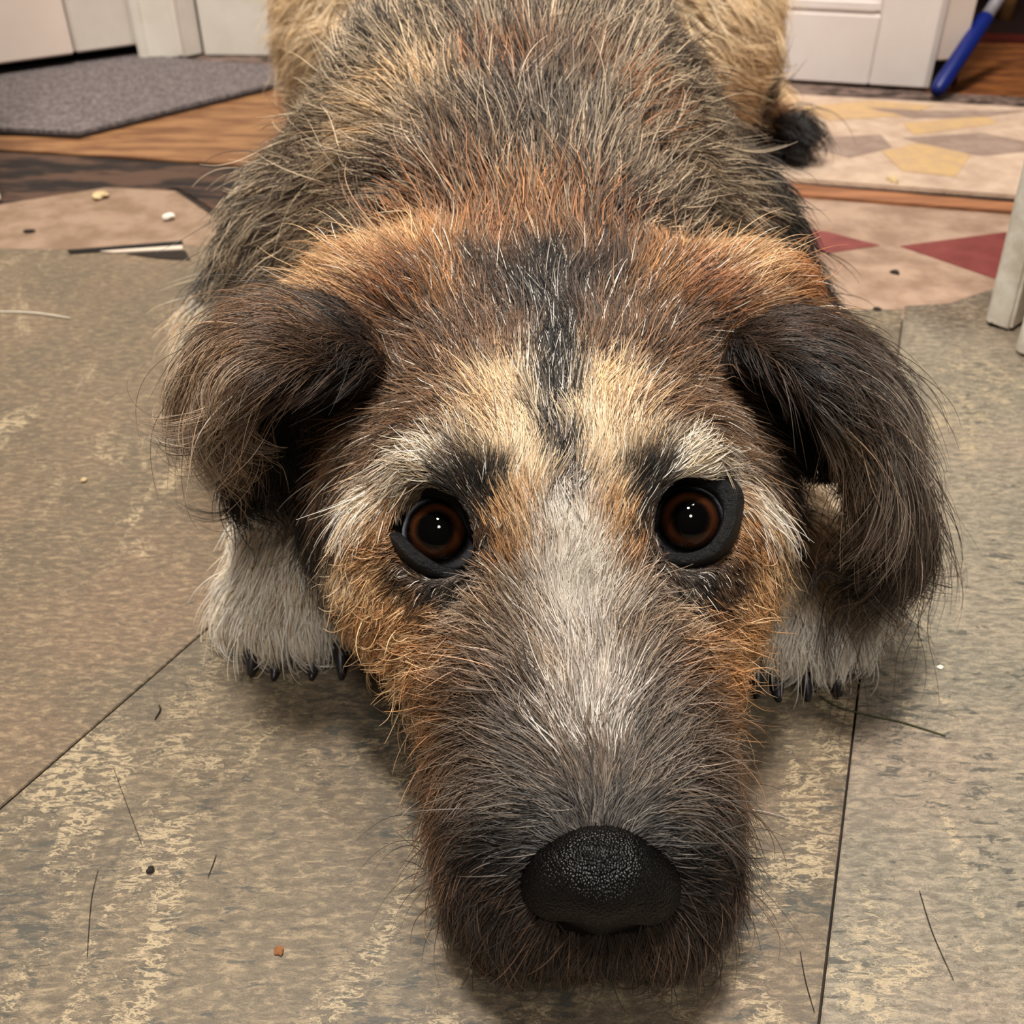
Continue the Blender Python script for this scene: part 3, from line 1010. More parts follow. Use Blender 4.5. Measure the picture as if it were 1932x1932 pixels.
EARS = """
680 610 D K .45 16 12 -1 -.1 .2
690 690 K D .35 16 12 -1 .1 .2
610 590 M S .45 24 14 -1 -.1 .3
600 660 D B .50 26 14 -1 .05 .3
540 610 M D .40 24 16 -1 .0 .3
510 660 M N .45 26 16 -1 .1 .3
460 620 N D .40 28 20 -1 .25 .4
440 660 N D .40 28 22 -.9 .5 .5
440 710 N Y .45 34 22 -.7 .9 .5
560 695 D B .45 20 16 -1 .05 .3
500 690 N B .45 26 20 -1 .1 .4
465 705 N W .35 28 22 -1 .3 .5
415 755 N Y .35 36 22 -.4 1 .6
425 790 Y N .45 38 22 -.2 1 .6
405 780 N D .45 38 22 -.25 1 .6
480 770 K D .15 24 10 -.1 1 .3
580 770 K D .15 18 8 0 1 .3
480 840 K D .10 30 10 -.1 1 .4
540 840 K D .10 26 10 0 1 .3
490 900 K D .20 34 12 -.1 1 .4
550 910 K B .20 30 12 .1 1 .4
1400 680 K D .30 16 10 1 .1 .2
1410 730 K D .10 15 10 1 .4 .2
1460 620 B D .45 18 12 1 -.05 .2
1490 690 D K .45 18 12 1 .15 .2
1540 650 D S .45 28 14 1 .2 .2
1560 740 D S .45 24 16 1 .4 .3
1620 700 S Y .45 34 18 .9 .6 .4
1440 740 K D .10 16 8 .4 1 .3
1500 780 K D .10 22 8 .5 1 .3
1500 850 K D .10 20 10 .4 1 .3
1540 860 K D .20 22 12 .4 1 .4
1575 860 K D .2 22 12 .3 1 .4
1570 820 N D .50 26 16 .7 1 .4
1640 800 Y S .45 38 18 .7 1 .4
1620 900 Y K .45 30 14 .5 1 .4
1675 850 Y D .45 40 22 .35 1 .6
1650 980 D K .45 38 14 .3 1 .4
1670 950 K D .40 42 16 .2 1 .4
1695 1000 D Y .45 48 20 .1 1 .5
1690 1040 K B .30 52 14 .05 1 .4
"""  # black rows inside the ears put the hollow's shade into the fur


def parse(txt, group):
    rows = []
    for l in txt.strip().splitlines():
        f = l.split()
        rows.append([float(f[0]), float(f[1]), f[2], f[3]] + [float(x) for x in f[4:]] + [group])
    return rows


rows = parse(FACE_PAIR, 0)
mir = []
for r in rows:
    q = list(r); q[0] = 2 * axis_x(r[1]) - r[0]; q[7] = -q[7]
    mir.append(q)
rows = rows + mir + parse(FACE_MID, 0) + parse(FACE_ONE, 0) + parse(BODY, 1) + parse(LIMBS, 2) + parse(EARS, 3)
mid = [r for r in rows if r in parse(FACE_MID, 0)]
for a_, b_ in zip(mid[:-2], mid[1:-1]):
    for t_ in (0.33, 0.67):
        q = list(a_ if t_ < 0.5 else b_)
        q[0] = a_[0] * (1 - t_) + b_[0] * t_; q[1] = a_[1] * (1 - t_) + b_[1] * t_
        rows.append(q)
NC = len(rows)
CPOS = hit([r[0] for r in rows], [r[1] for r in rows])
CGRP = np.array([r[10] for r in rows])
CA = np.stack([PLIN[r[2]] for r in rows]); CB = np.stack([PLIN[r[3]] for r in rows])
CVAL = np.array([[r[4], r[5] * 0.001, math.radians(r[6]), r[9]] for r in rows])
RIGHT = np.array([1.0, 0, 0]); DOWN = np.array([0, -SP, -CP])
_, cn = dist_grad(CPOS)
cd = np.stack([RIGHT * r[7] + DOWN * r[8] for r in rows])
CFLOW = unit(cd - cn * (cd * cn).sum(1, keepdims=True))
REG_GROUP = {R_HEAD: 0, R_BODY: 1, R_EARL: 3, R_EARR: 3, R_PAWL: 2, R_PAWR: 2, R_TAIL: 2, R_HAUNCH: 2}


def coat_at(P, region, want_flow=True):
    """blend the noted spots of the same kind of region by closeness"""
    n = len(P)
    A = np.zeros((n, 3)); B = np.zeros((n, 3)); V = np.zeros((n, 4)); Fl = np.zeros((n, 3))
    grp = np.array([REG_GROUP[i] for i in range(8)])[region]
    for s in range(0, n, 40000):
        e = slice(s, min(n, s + 40000))
        d2 = ((P[e, None, :] - CPOS[None]) ** 2).sum(2)
        mism = (grp[e, None] != CGRP[None])
        d2 = d2 + mism * 0.02 ** 2 * 4 + mism * d2 * 2
        w = 1.0 / (d2 + 0.0025 ** 2) ** 2.6
        w /= w.sum(1, keepdims=True)
        A[e] = w @ CA; B[e] = w @ CB
        w2 = 1.0 / (d2 + 0.006 ** 2) ** 1.8
        w2 /= w2.sum(1, keepdims=True)
        V[e] = w2 @ CVAL
        V[e, 0] = w @ CVAL[:, 0]
        Fl[e] = w2 @ CFLOW
    return A, B, V, Fl


def smooth_noise(P, scale, seed):
    r = np.random.default_rng(seed)
    out = np.zeros(len(P))
    for _ in range(7):
        k = r.normal(0, 1, 3) * scale
        out += np.sin(P @ k + r.uniform(0, 6.28))
    return out / 7 ** .5


# the skin
skin = bpy.data.materials.new('dog_skin')
skin.use_nodes = True
_nt = skin.node_tree
_at = node(_nt, 'ShaderNodeAttribute', attribute_name='coat')
_nt.links.new(_at.outputs['Color'], _nt.nodes['Principled BSDF'].inputs['Base Color'])
_nt.nodes['Principled BSDF'].inputs['Roughness'].default_value = 0.8
_nt.nodes['Principled BSDF'].inputs['Specular IOR Level'].default_value = 0.1

me = bpy.data.meshes.new('dog')
me.from_pydata(DV.tolist(), [], DF.tolist())
me.update()
me.polygons.foreach_set('use_smooth', np.ones(len(me.polygons), bool))
me.materials.append(skin)
dog = link('dog', me)
tag(dog, 'shaggy brown and black dog lying with its chin flat on the floor', 'dog')
ii = [np.clip(np.rint(np.interp(DV[:, n], g, np.arange(len(g)))).astype(int), 0, len(g) - 1) for n, g in enumerate((GX, GY, GZ))]
VREG = OWN[ii[0], ii[1], ii[2]].astype(int)
A, B, V, Fl = coat_at(DV, VREG)
colr = (A * (1 - V[:, :1]) + B * V[:, :1]) * 0.55
ed_ = np.min([np.linalg.norm(DV - (c + lk * 0.008), axis=1) for c, lk, _ in EYES], axis=0)
colr *= np.clip((ed_ - 0.0160) / 0.007, 0.03, 1)[:, None]
nd_ = np.linalg.norm(DV - np.array(at(1133, 1664, 0.1515)), axis=1)
colr *= np.clip((nd_ - 0.018) / 0.012, 0.10, 1)[:, None]
at_ = me.color_attributes.new('coat', 'FLOAT_COLOR', 'POINT')
at_.data.foreach_set('color', np.concatenate([colr, np.ones((len(DV), 1))], 1).astype(np.float32).ravel())
print('skin', round(time.perf_counter() - T0, 1))

# ------------------------------------------------------------------ fur
fur_mat = bpy.data.materials.new('fur')
fur_mat.use_nodes = True
nt = fur_mat.node_tree
nt.nodes.remove(nt.nodes['Principled BSDF'])
hb = node(nt, 'ShaderNodeBsdfPrincipled')
hb.inputs['Roughness'].default_value = 0.42
hb.inputs['Specular IOR Level'].default_value = 0.35
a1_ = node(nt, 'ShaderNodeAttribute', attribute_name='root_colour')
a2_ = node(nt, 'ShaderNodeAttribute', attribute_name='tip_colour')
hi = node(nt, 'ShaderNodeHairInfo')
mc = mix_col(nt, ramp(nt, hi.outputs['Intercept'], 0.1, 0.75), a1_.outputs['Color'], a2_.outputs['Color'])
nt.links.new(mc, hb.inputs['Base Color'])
nt.links.new(hb.outputs[0], nt.nodes['Material Output'].inputs['Surface'])

tv = DV[DF]
e1v, e2v = tv[:, 2] - tv[:, 0], tv[:, 3] - tv[:, 1]
cr_ = np.cross(e1v, e2v)
FA = 0.5 * np.linalg.norm(cr_, axis=1)
FC = tv.mean(1)
FN = unit(cr_)
FREG = VREG[DF[:, 0]]
_, fg = dist_grad(FC)
FN = fg
toc = unit(CAM - FC)
facing = (FN * toc).sum(1)
NOSE_C = at(1133, 1664, 0.1515)


def inside(poly, x, y):
    r = np.zeros(len(x), bool)
    j = len(poly) - 1
    for i in range(len(poly)):
        (xi, yi), (xj, yj) = poly[i], poly[j]
        if yi != yj:
            r ^= ((yi > y) != (yj > y)) & (x < (xj - xi) * (y - yi) / (yj - yi) + xi)
        j = i
    return r


# bare skin of the lids and the opening between them
LIDS = [[(746, 992), (755, 964), (780, 944), (812, 939), (842, 948), (866, 974), (884, 1012), (904, 1060), (874, 1072), (834, 1067), (796, 1044), (766, 1016)],
        [(1364, 966), (1352, 938), (1325, 920), (1293, 915), (1267, 925), (1251, 950), (1244, 985), (1238, 1022), (1264, 1038), (1298, 1043), (1334, 1030), (1356, 1000)]]
dep = FC[:, 1] * CP + (CAM_H - FC[:, 2]) * SP
fpx = 966 + FC[:, 0] / dep * FPX
fpy = 966 + (-FC[:, 1] * SP + (CAM_H - FC[:, 2]) * CP) / dep * FPX
EYE_BARE = np.zeros(len(FC), bool)
for (c, lk, sx), ld in zip(EYES, LIDS):
    g_ = np.mean(ld, axis=0)
    big_ = [(g_[0] + (x - g_[0]) * 1.13, g_[1] + (y - g_[1]) * 1.17 + 2) for x, y in ld]
    EYE_BARE |= inside(big_, fpx, fpy) & (np.linalg.norm(FC - c, axis=1) < 0.03)


def grow(name, regions, count, K, r_root, r_tip, clump_n, clump_w, label, parent, len_mul=1.0, gravity=0.0, box=None, grain=0.20, guard_share=0.32, fly_share=0.05):
    n = int(count * FUR)
    m = np.isin(FREG, regions)
    w = FA * m
    w *= np.where(facing > -0.25, 1.0, 0.22)
    w *= (FC[:, 2] > 0.003)
    if box is not None: w *= box(FC)
    w *= ~EYE_BARE
    w *= np.linalg.norm((FC - NOSE_C - np.array([0, 0.001, -0.001])) / np.array([0.0185, 0.0125, 0.0118]), axis=1) > 1.0
    w /= w.sum()
    f = RNG.choice(len(w), n, p=w)
    u, v = RNG.random((2, n, 1))
    q = tv[f]
    P = (q[:, 0] * (1 - u) + q[:, 1] * u) * (1 - v) + (q[:, 3] * (1 - u) + q[:, 2] * u) * v
    reg = FREG[f]
    Pj = P + RNG.normal(0, 0.0016, P.shape) * (1 + (reg == R_BODY)[:, None] * 2.0)
    Ac, Bc, V, Fl = coat_at(Pj, reg)
    _, N = dist_grad(P)
    # clumps
    nc = max(8, n // clump_n)
    ci = RNG.choice(n, nc, replace=False)
    kd = kdtree.KDTree(nc)
    for i, j in enumerate(ci): kd.insert(P[j], i)
    kd.balance()
    near = np.fromiter((kd.find(p)[1] for p in P), dtype=np.int64, count=n)
    cl = ci[near]
    clr = RNG.random(nc)[near]
    L = V[:, 1] * len_mul * (0.62 + 0.55 * RNG.random(n)) * (0.85 + 0.3 * clr)
    guard = RNG.random(n) < guard_share
    L = np.where(guard, L * 1.2, L * 0.8)
    fly = RNG.random(n) < fly_share
    de = np.min([np.linalg.norm(P - (c + lk * 0.008), axis=1) for c, lk, _ in EYES], axis=0)
    fly &= de > 0.024
    L = np.where(fly, L * 1.3, L) * np.where(de < 0.018, 0.8, 1.0)
    wig = smooth_noise(P, 160, 3)
    fl = unit(Fl + RNG.normal(0, 0.20, (n, 3)) + np.cross(N, Fl) * (0.28 * wig)[:, None])
    lift0 = V[:, 2] * (1.35 + 0.5 * RNG.normal(size=n) * 0.6)
    lift1 = V[:, 2] * (0.12 + 0.5 * RNG.random(n))
    lift0 = lift0 + fly * 0.35 * RNG.random(n); lift1 = lift1 + fly * 0.45 * RNG.random(n)
    curl = V[:, 3] * (1 + fly)
    c1, c2 = RNG.normal(0, 1, (2, n, 3))
    c1 = c1 * 0.35 + c1[cl] * 0.65; c2 = c2 * 0.35 + c2[cl] * 0.65
    X = np.zeros((n, K, 3), np.float32)
    p = P - N * 0.0004
    X[:, 0] = p
    t = fl - N * (fl * N).sum(1, keepdims=True)
    t = unit(t)
    nrm = N
    for k in range(1, K):
        s = k / (K - 1)
        if k > 1:
            _, nn = dist_grad(p)
            nrm = unit(nrm * 0.35 + nn * 0.65)
            t = unit(t - nrm * (t * nrm).sum(1, keepdims=True))
        lf = (lift0 * (1 - s) + lift1 * s)[:, None]
        d = t * np.cos(lf) + nrm * np.sin(lf)
        d = d + (c1 * math.sin(2.6 * s) + c2 * math.sin(4.3 * s)) * (0.32 * curl)[:, None] * s
        d[:, 2] -= gravity * s * (L / 0.03)
        d = unit(d)
        p = p + d * (L / (K - 1))[:, None]
        dd, nn = dist_grad(p)
        push = np.maximum(0.0007 * s - dd, 0)
        p = p + nn * push[:, None]
        p[:, 2] = np.maximum(p[:, 2], 0.0006 + 0.0004 * RNG.random(n))
        t = unit(d * 0.55 + t * 0.45)
        X[:, k] = p
    S = (np.linspace(0, 1, K) ** 1.3)[None, :, None]
    cw = clump_w * (0.4 + 0.8 * RNG.random(n))[:, None, None]
    cw = np.where(fly[:, None, None], cw * 0.15, cw)
    off = (P - P[cl])[:, None, :] * 0.30
    tgt = X[cl] + off
    far = np.linalg.norm(P - P[cl], axis=1)[:, None, None] > 0.012
    X = np.where(far, X, X * (1 - cw * S) + tgt * cw * S).astype(np.float32)
    X[:, :, 2] = np.maximum(X[:, :, 2], 0.0005)
    # colour
    sel = 0.68 * RNG.random(n) + 0.32 * clr
    sel = (sel - 0.5) / 0.62 + 0.5
    isB = sel < V[:, 0]
    base = np.where(isB[:, None], Bc, Ac)
    val = (np.exp(RNG.normal(0, 1, n) * np.where(guard, grain * 1.6, grain) + 0.25 * (clr - .5)) * np.where(guard, 1.12, 0.86))[:, None]
    lum = base.mean(1, keepdims=True)
    root = base * val * (0.60 + 0.35 * np.clip(lum / 0.5, 0, 1))  # darker roots also put the shade between hairs into the colour
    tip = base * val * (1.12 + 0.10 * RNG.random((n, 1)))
    # agouti: on the body light hairs often end dark and dark ones end light
    ag = (reg == R_BODY) & (RNG.random(n) < 0.25)
    tip = np.where(ag[:, None], np.where(isB[:, None], PLIN['H'] * val, PLIN['K'] * 1.5 * val), tip)
    st = RNG.random(n)
    white = (st < 0.035) & (reg == R_HEAD) & (V[:, 3] < 0.35) & (P[:, 1] > 0.2)
    tip[white] = PLIN['C']; root[white] = PLIN['T']
    root = np.maximum(root * np.minimum(1, 0.90 / root.max(1, keepdims=True)), 0.004)
    tip = np.maximum(tip * np.minimum(1, 0.90 / tip.max(1, keepdims=True)), 0.004)
    hc = bpy.data.hair_curves.new(name)
    hc.add_curves([K] * n)
    hc.position_data.foreach_set('vector', X.ravel())
    rp = np.linspace(0, 1, K)
    rad = (r_root + (r_tip - r_root) * rp ** 1.6)[None, :] * (0.75 + 0.5 * RNG.random((n, 1))) * np.where(guard, 1.55, 0.85)[:, None]
    ra = hc.attributes.get('radius') or hc.attributes.new('radius', 'FLOAT', 'POINT')
    ra.data.foreach_set('value', rad.astype(np.float32).ravel())
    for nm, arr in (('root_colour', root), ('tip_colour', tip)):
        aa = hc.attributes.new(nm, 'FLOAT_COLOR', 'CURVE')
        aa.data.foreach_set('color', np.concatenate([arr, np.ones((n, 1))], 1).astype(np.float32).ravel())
    hc.materials.append(fur_mat)
    o = link(name, hc, parent)
    o['kind'] = 'stuff'
    if label: o['label'] = label
    print(name, n, round(time.perf_counter() - T0, 1))
    return o


if FUR > 0:
    grow('face_fur', [R_HEAD], 270000, 7, 0.000105, 0.000022, 16, 0.55, 'tan, black and grey face fur with a pale blaze', dog)
    grow('body_fur', [R_BODY], 270000, 7, 0.000145, 0.000030, 18, 0.6, 'grizzled khaki and black back fur', dog)
    grow('haunch_fur', [R_HAUNCH], 40000, 6, 0.00022, 0.00005, 14, 0.55, 'pale tan haunch fur', dog)
    grow('tail_fur', [R_TAIL], 9000, 7, 0.00022, 0.00005, 20, 0.6, 'black tail fur', dog, gravity=0.2)
    grow('ear_fur', [R_EARL], 17000, 9, 0.000095, 0.000022, 30, 0.75, 'long dark silky ear fur', dog, gravity=0.32)
    grow('ear_fur', [R_EARR], 24000, 9, 0.000095, 0.000022, 30, 0.75, 'long dark silky ear fur', dog, gravity=0.42)
    grow('foreleg_fur', [R_PAWL], 42000, 7, 0.00012, 0.000028, 18, 0.65, 'cream paw fur', dog, gravity=0.15)
    grow('foreleg_fur', [R_PAWR], 42000, 7, 0.00012, 0.000028, 18, 0.65, 'cream paw fur', dog, gravity=0.15)

# ------------------------------------------------------------------ eyes
def eye_mat():
    m, nt, b = new_mat('eye')
    tc = node(nt, 'ShaderNodeTexCoord')
    sp = node(nt, 'ShaderNodeSeparateXYZ')
    nt.links.new(tc.outputs['Object'], sp.inputs[0])
    r = math_node(nt, 'SQRT', math_node(nt, 'ADD', math_node(nt, 'MULTIPLY', sp.outputs[0], sp.outputs[0]), math_node(nt, 'MULTIPLY', sp.outputs[1], sp.outputs[1])))
    cr = node(nt, 'ShaderNodeValToRGB')
    e = cr.color_ramp.elements
    e[0].position = 0.0; e[0].color = rgba(5, 4, 4)
    e[1].position = 1.0; e[1].color = rgba(170, 170, 180)
    for p, c in ((0.40, rgba(3, 2, 2)), (0.46, rgba(14, 7, 4)), (0.58, rgba(56, 28, 12)), (0.67, rgba(42, 20, 8)), (0.74, rgba(8, 5, 4)), (0.80, rgba(8, 7, 7)), (0.86, rgba(44, 42, 46))):
        x = e.new(p); x.color = c
    nz = node(nt, 'ShaderNodeTexNoise', i_Scale=900.0)
    nt.links.new(tc.outputs['Object'], nz.inputs['Vector'])
    rr = math_node(nt, 'ADD', math_node(nt, 'DIVIDE', r, 0.0118), math_node(nt, 'MULTIPLY', math_node(nt, 'SUBTRACT', nz.outputs['Fac'], 0.5), 0.06))
    nt.links.new(math_node(nt, 'MULTIPLY', rr, 1.06), cr.inputs['Fac'])
    nt.links.new(cr.outputs['Color'], b.inputs['Base Color'])
    b.inputs['Roughness'].default_value = 0.4
    b.inputs['Specular IOR Level'].default_value = 0.0
    b.inputs['Coat Weight'].default_value = 0.5
    b.inputs['Coat Roughness'].default_value = 0.02
    return m


M_eye = eye_mat()
M_lid = plain('eyelid_skin', rgba(14, 11, 11), 0.5, 0.8, 700, rgba(6, 5, 5), spec=0.35, bump=0.7)
M_claw = plain('claw_horn', rgba(52, 50, 54), 0.35, 0.5, 300, rgba(28, 26, 28), spec=0.5)
for (c, look, sx), lid in zip(EYES, LIDS):
    gaze = Vector(unit((CAM + np.array([-0.055 if sx < 0 else 0.02, 0.0, 0.05]) - c)[None])[0])
    bm = bmesh.new()
    bmesh.ops.create_uvsphere(bm, u_segments=40, v_segments=28, radius=0.0118)
    for v in bm.verts:
        if v.co.z > 0.0084:
            v.co.z += 0.0011 * ((v.co.z - 0.0084) / 0.0034) ** 1.0
    e = bm_obj('eye', bm, M_eye, dog, True)
    e['label'] = 'dark brown glossy eye'
    e.location = c
    e.rotation_euler = gaze.to_track_quat('Z', 'Y').to_euler()
    # eyelid: a dark leathery rim that leaves the ball and rolls out into the face
    ring = []
    loop = [np.array(p, float) for p in lid]
    nl = len(loop)
    dense = []
    for i in range(nl):
        a, b_, c_, d_ = loop[i - 1], loop[i], loop[(i + 1) % nl], loop[(i + 2) % nl]
        for k in range(5):
            t = k / 5
            dense.append(0.5 * (2 * b_ + (c_ - a) * t + (2 * a - 5 * b_ + 4 * c_ - d_) * t * t + (3 * b_ - a - 3 * c_ + d_) * t ** 3))
    cen = np.mean(dense, axis=0)
    prof = []
    for p in dense:
        r = unit(ray(p[0], p[1])[None])[0]
        oc = CAM - c
        bq = r @ oc
        R2 = 0.01225 ** 2
        disc = bq * bq - (oc @ oc - R2)
        tt = -bq - math.sqrt(disc) if disc > 0 else -bq
        inner = CAM + r * tt
        od = inner - c
        radial = unit((inner - (c + look * ((inner - c) @ look)))[None])[0]
        q0 = inner - look * 0.0016 - radial * 0.0001
        q1 = inner + look * 0.0009
        q2 = inner + look * 0.0017 + radial * 0.0011
        up = min(max((cen[1] + 4 - p[1]) / 34.0, 0.0), 1.0)          # 1 on the heavier upper lid, 0 below
        up = up * up * (3 - 2 * up)
        q2 = inner + look * (0.0017 + 0.0004 * up) + radial * 0.0011
        q3 = inner + look * (0.0016 + 0.0010 * up) + radial * (0.0026 + 0.0004 * up)
        q4 = inner + look * (0.0006 + 0.0016 * up) + radial * (0.0040 + 0.0010 * up)
        q5 = inner - look * (0.0040 - 0.0026 * up) + radial * (0.0058 + 0.0014 * up)
        prof.append([q0, q1, q2, q3, q4, q5])
    n = len(prof); m = 6
    verts = [q for pr in prof for q in pr]
    faces = []
    for i in range(n):
        for k in range(m - 1):
            a, b_ = i * m + k, ((i + 1) % n) * m + k
            faces.append((a, b_, b_ + 1, a + 1))
    l = mesh_obj('eyelid', verts, faces, M_lid, dog, True)
    sd = l.modifiers.new('round', 'SUBSURF'); sd.levels = 1; sd.render_levels = 2


# ------------------------------------------------------------------ nose leather, with nostrils
def nose_mat():
    m, nt, b = new_mat('nose_leather')
    tc = node(nt, 'ShaderNodeTexCoord')
    vo = node(nt, 'ShaderNodeTexVoronoi', i_Scale=1500.0)
    nt.links.new(tc.outputs['Object'], vo.inputs['Vector'])
    b.inputs['Base Color'].default_value = rgba(4, 3, 3)
    b.inputs['Roughness'].default_value = 0.31
    b.inputs['Specular IOR Level'].default_value = 0.26
    bp = node(nt, 'ShaderNodeBump', i_Strength=0.7, i_Distance=0.0006)
    bp.invert = True
    nt.links.new(vo.outputs['Distance'], bp.inputs['Height'])
    nt.links.new(bp.outputs['Normal'], b.inputs['Normal'])
    return m


M_nose = nose_mat()
h = 0.0007
nx = np.arange(-0.027, 0.027 + h, h); ny = np.arange(-0.022, 0.020, h); nz_ = np.arange(-0.026, 0.024, h)
X, Y, Z = np.meshgrid(nx, ny, nz_, indexing='ij')


def el(c, r):
    k0 = np.sqrt(((X - c[0]) / r[0]) ** 2 + ((Y - c[1]) / r[1]) ** 2 + ((Z - c[2]) / r[2]) ** 2)
    k1 = np.sqrt(((X - c[0]) / r[0] ** 2) ** 2 + ((Y - c[1]) / r[1] ** 2) ** 2 + ((Z - c[2]) / r[2] ** 2) ** 2) + 1e-9
    return k0 * (k0 - 1) / k1


def sg(a, b, ra, rb):
    a, b = np.array(a), np.array(b); ab = b - a
    t = np.clip(((X - a[0]) * ab[0] + (Y - a[1]) * ab[1] + (Z - a[2]) * ab[2]) / (ab @ ab), 0, 1)
    return np.sqrt((X - a[0] - t * ab[0]) ** 2 + (Y - a[1] - t * ab[1]) ** 2 + (Z - a[2] - t * ab[2]) ** 2) - (ra + (rb - ra) * t)


N_ = el((0, 0.001, 0.002), (0.0155, 0.0125, 0.0125))
for s in (-1, 1):
    N_ = smin(N_, el((s * 0.0116, 0.0015, -0.0025), (0.0086, 0.0100, 0.0100)), 0.004)
N_ = smin(N_, el((0, 0.001, -0.009), (0.0085, 0.0085, 0.0075)), 0.004)
N_ = smin(N_, el((0, 0.005, -0.0150), (0.0050, 0.006, 0.006)), 0.004)
for s in (-1, 1):
    cut = np.minimum(sg((s * 0.0058, -0.0125, -0.0068), (s * 0.0108, -0.0085, -0.0085), 0.0036, 0.0026), sg((s * 0.0108, -0.0085, -0.0085), (s * 0.0190, -0.0030, -0.0058), 0.0024, 0.0010))
    N_ = -smin(-N_, cut, 0.0015)
N_ = -smin(-N_, sg((0, -0.0125, -0.006), (0, -0.004, -0.022), 0.0006, 0.0010), 0.001)      # philtrum
nv, nf = surface_nets(N_, nx, ny, nz_)
nose = mesh_obj('nose', nv, nf.tolist(), M_nose, dog, True)
nose['label'] = 'black pebbled wet nose'
nose.location = NOSE_C
nose.rotation_euler = (math.radians(-5), 0, math.radians(-3))

# ------------------------------------------------------------------ claws
def claw(px, py, Y, w, dirx):
    p = at(px, py, Y)
    pts, rad = [], []
    for k in range(8):
        t = k / 7
        pts.append((p[0] + dirx * 0.003 * t, p[1] + 0.006 - 0.014 * t, max(p[2] + 0.0035 - 0.0075 * t ** 1.6, 0.0016)))
        rad.append(w * (1 - 0.72 * t ** 2.2))
    o = tube('claw', pts, rad, M_claw, dog, 10)
    return o


for px, py, P, dx in ((482, 1232, PL, -.4), (523, 1246, PL, -.1), (590, 1250, PL, .2), (640, 1240, PL, .5),
                      (1432, 1270, PR, -.5), (1467, 1282, PR, -.2), (1517, 1280, PR, .15), (1570, 1270, PR, .5)):
    claw(px, py, P[1] + 0.001, 0.0030, dx)

# ------------------------------------------------------------------ whiskers
M_whisk = plain('whisker_hair', rgba(16, 13, 12), 0.35, spec=0.4)
M_whisk_w = plain('white_whisker_hair', rgba(226, 220, 210), 0.35, spec=0.4)


def whisker(p0, p1, p2, z0, z1, z2, mat=None, r=0.00013):
    a, b_, c_ = (ground(*p0, z0), ground(*p1, z1), ground(*p2, z2))
    pts, rad = [], []
    for k in range(12):
        t = k / 11
        q = a * (1 - t) ** 2 + (2 * b_ - 0.5 * a - 0.5 * c_) * 2 * t * (1 - t) + c_ * t * t
        pts.append(q); rad.append(r * (1 - 0.8 * t))
    tube('whisker', pts, rad, mat or M_whisk, dog, 5)


W = [((815, 1600), (742, 1590), (672, 1650)), ((830, 1640), (755, 1665), (702, 1740)), ((835, 1655), (770, 1690), (735, 1770)),
     ((842, 1665), (790, 1690), (752, 1762)), ((825, 1615), (750, 1600), (690, 1672)), ((810, 1560), (740, 1540), (660, 1600)),
     ((800, 1640), (762, 1625), (748, 1650)), ((800, 1610), (765, 1585), (740, 1562)),
     ((1380, 1480), (1430, 1440), (1500, 1445)), ((1385, 1490), (1450, 1482), (1520, 1520)), ((1400, 1560), (1460, 1570), (1520, 1605)),
     ((1395, 1625), (1450, 1650), (1500, 1690)), ((1390, 1660), (1440, 1720), (1490, 1800)), ((1385, 1700), (1345, 1760), (1340, 1820)),
     ((1400, 1650), (1450, 1690), (1520, 1780))]
for a, b_, c_ in W:
    whisker(a, b_, c_, 0.022, 0.020, 0.006)
whisker((1400, 1528), (1440, 1531), (1500, 1548), 0.026, 0.022, 0.014, M_whisk_w, 0.00018)

# ------------------------------------------------------------------ small things lying on the floor
def crumb(px, py, size, mat, label, cat, flat=0.5, name='crumb'):
    p = ground(px, py)
    r = np.random.default_rng(int(px * 7 + py))
    bm = bmesh.new()
    bmesh.ops.create_icosphere(bm, subdivisions=2, radius=1)
    for v in bm.verts:
        k = 1 + 0.25 * math.sin(3 * v.co.x + px) + r.uniform(-.18, .18)
        v.co = Vector((v.co.x * k, v.co.y * k * 0.8, v.co.z * flat)) * size
    zmin = min(v.co.z for v in bm.verts)
    for v in bm.verts: v.co.z -= zmin
    o = bm_obj(name, bm, mat)
    o.location = (p[0], p[1], 0.0001)
    o.rotation_euler.z = r.uniform(0, 6)
    return tag(o, label, cat)


crumb(285, 1644, 0.0014, M_crumb_dark, 'black ragged speck on the flecked floor, front left', 'crumb')
crumb(528, 1797, 0.0017, M_crumb_brown, 'rust-brown flat crumb on the floor near the bottom edge', 'crumb', 0.3)
crumb(160, 908, 0.0018, M_crumb_tan, 'small pale crumb on the floor left of the drooping ear', 'crumb')
crumb(1774, 1261, 0.0013, M_crumb_white, 'tiny white crumb on the floor right of the right paw', 'crumb', 0.3)
crumb(318, 414, 0.0045, M_crumb_white, 'white crumb on the bare beige patch behind the dog', 'crumb', 0.5)
crumb(190, 371, 0.0085, M_crumb_tan, 'pale torn scrap at the edge of the dark boards', 'scrap', 0.2, 'torn_scrap')
crumb(55, 437, 0.0035, M_crumb_dark, 'dark speck on the beige patch at left', 'crumb', 0.2)
crumb(1690, 515, 0.0036, M_crumb_dark, 'olive-dark speck on the beige floor below the red triangles', 'crumb', 0.15)
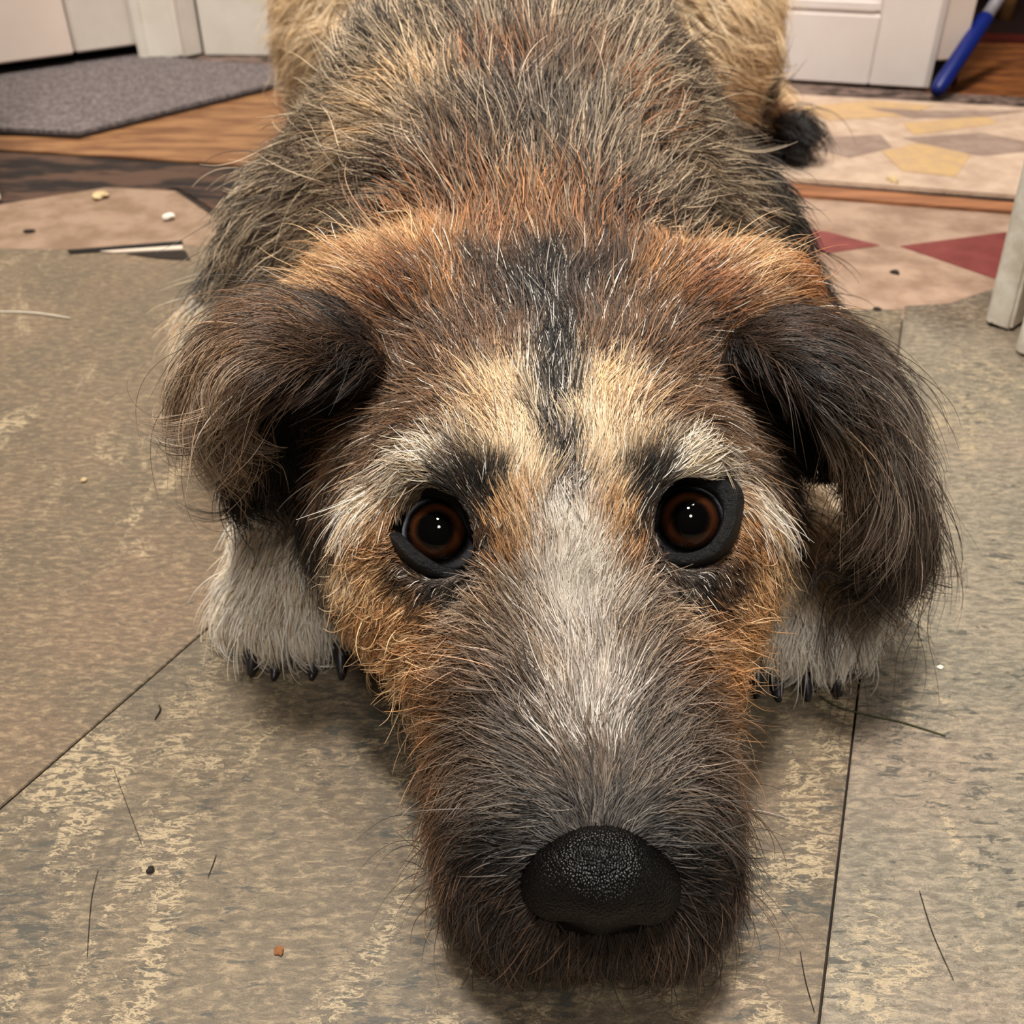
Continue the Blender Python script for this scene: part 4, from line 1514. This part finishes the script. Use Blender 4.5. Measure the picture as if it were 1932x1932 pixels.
crumb(1682, 356, 0.0065, M_crumb_tan, 'fuzzy knot of lint on the rug edge above the red triangles', 'lint', 0.8, 'lint_knot')
crumb(1655, 584, 0.003, M_crumb_dark, 'dark flat speck on the stained floor by the chipped post', 'crumb', 0.2)


def strand(name, pix, rad, mat, label, cat, z=0.0006):
    pts = []
    n = 14
    P = [ground(x, y, z) for x, y in pix]
    P = [P[0]] + P + [P[-1]]
    for i in range(1, len(P) - 2):
        for k in range(n):
            t = k / n
            a, b, c, d = P[i - 1], P[i], P[i + 1], P[i + 2]
            pts.append(0.5 * (2 * b + (c - a) * t + (2 * a - 5 * b + 4 * c - d) * t * t + (3 * b - a - 3 * c + d) * t ** 3))
    pts.append(P[-2])
    o = tube(name, pts, [rad * (0.5 + 0.5 * math.sin(math.pi * (0.12 + 0.8 * k / len(pts)))) for k in range(len(pts))], mat, None, 6)
    return tag(o, label, cat)


strand('grass_stem', [(1548, 1314), (1580, 1333), (1640, 1350), (1700, 1362), (1784, 1388)], 0.00035, M_grass, 'thin dark green grass stem lying in front of the right paw', 'grass stem')
strand('thread', [(-10, 588), (60, 590), (132, 600)], 0.0006, M_thread, 'pale thread on the floor at the left edge', 'thread', 0.0008)
strand('loose_hair', [(300, 1330), (302, 1340), (292, 1357)], 0.0003, M_crumb_dark, 'short black loose hair on the floor left of the dog', 'hair')
strand('loose_hair', [(214, 1448), (240, 1520), (268, 1595)], 0.00010, M_crumb_dark, 'long faint loose hair on the floor below the left seam', 'hair')
strand('loose_hair', [(185, 1640), (172, 1700), (164, 1806)], 0.00010, M_crumb_dark, 'faint upright loose hair left of the black speck', 'hair')
strand('loose_hair', [(408, 1612), (402, 1630), (392, 1655)], 0.00013, M_crumb_dark, 'short dark loose hair right of the black speck', 'hair')
strand('loose_hair', [(1735, 1680), (1760, 1760), (1800, 1850)], 0.00012, M_crumb_dark, 'long dark loose hair on the right floor tile', 'hair')
strand('loose_hair', [(1510, 1795), (1520, 1850), (1537, 1910)], 0.00012, M_crumb_dark, 'dark loose hair beside the right seam near the bottom', 'hair')
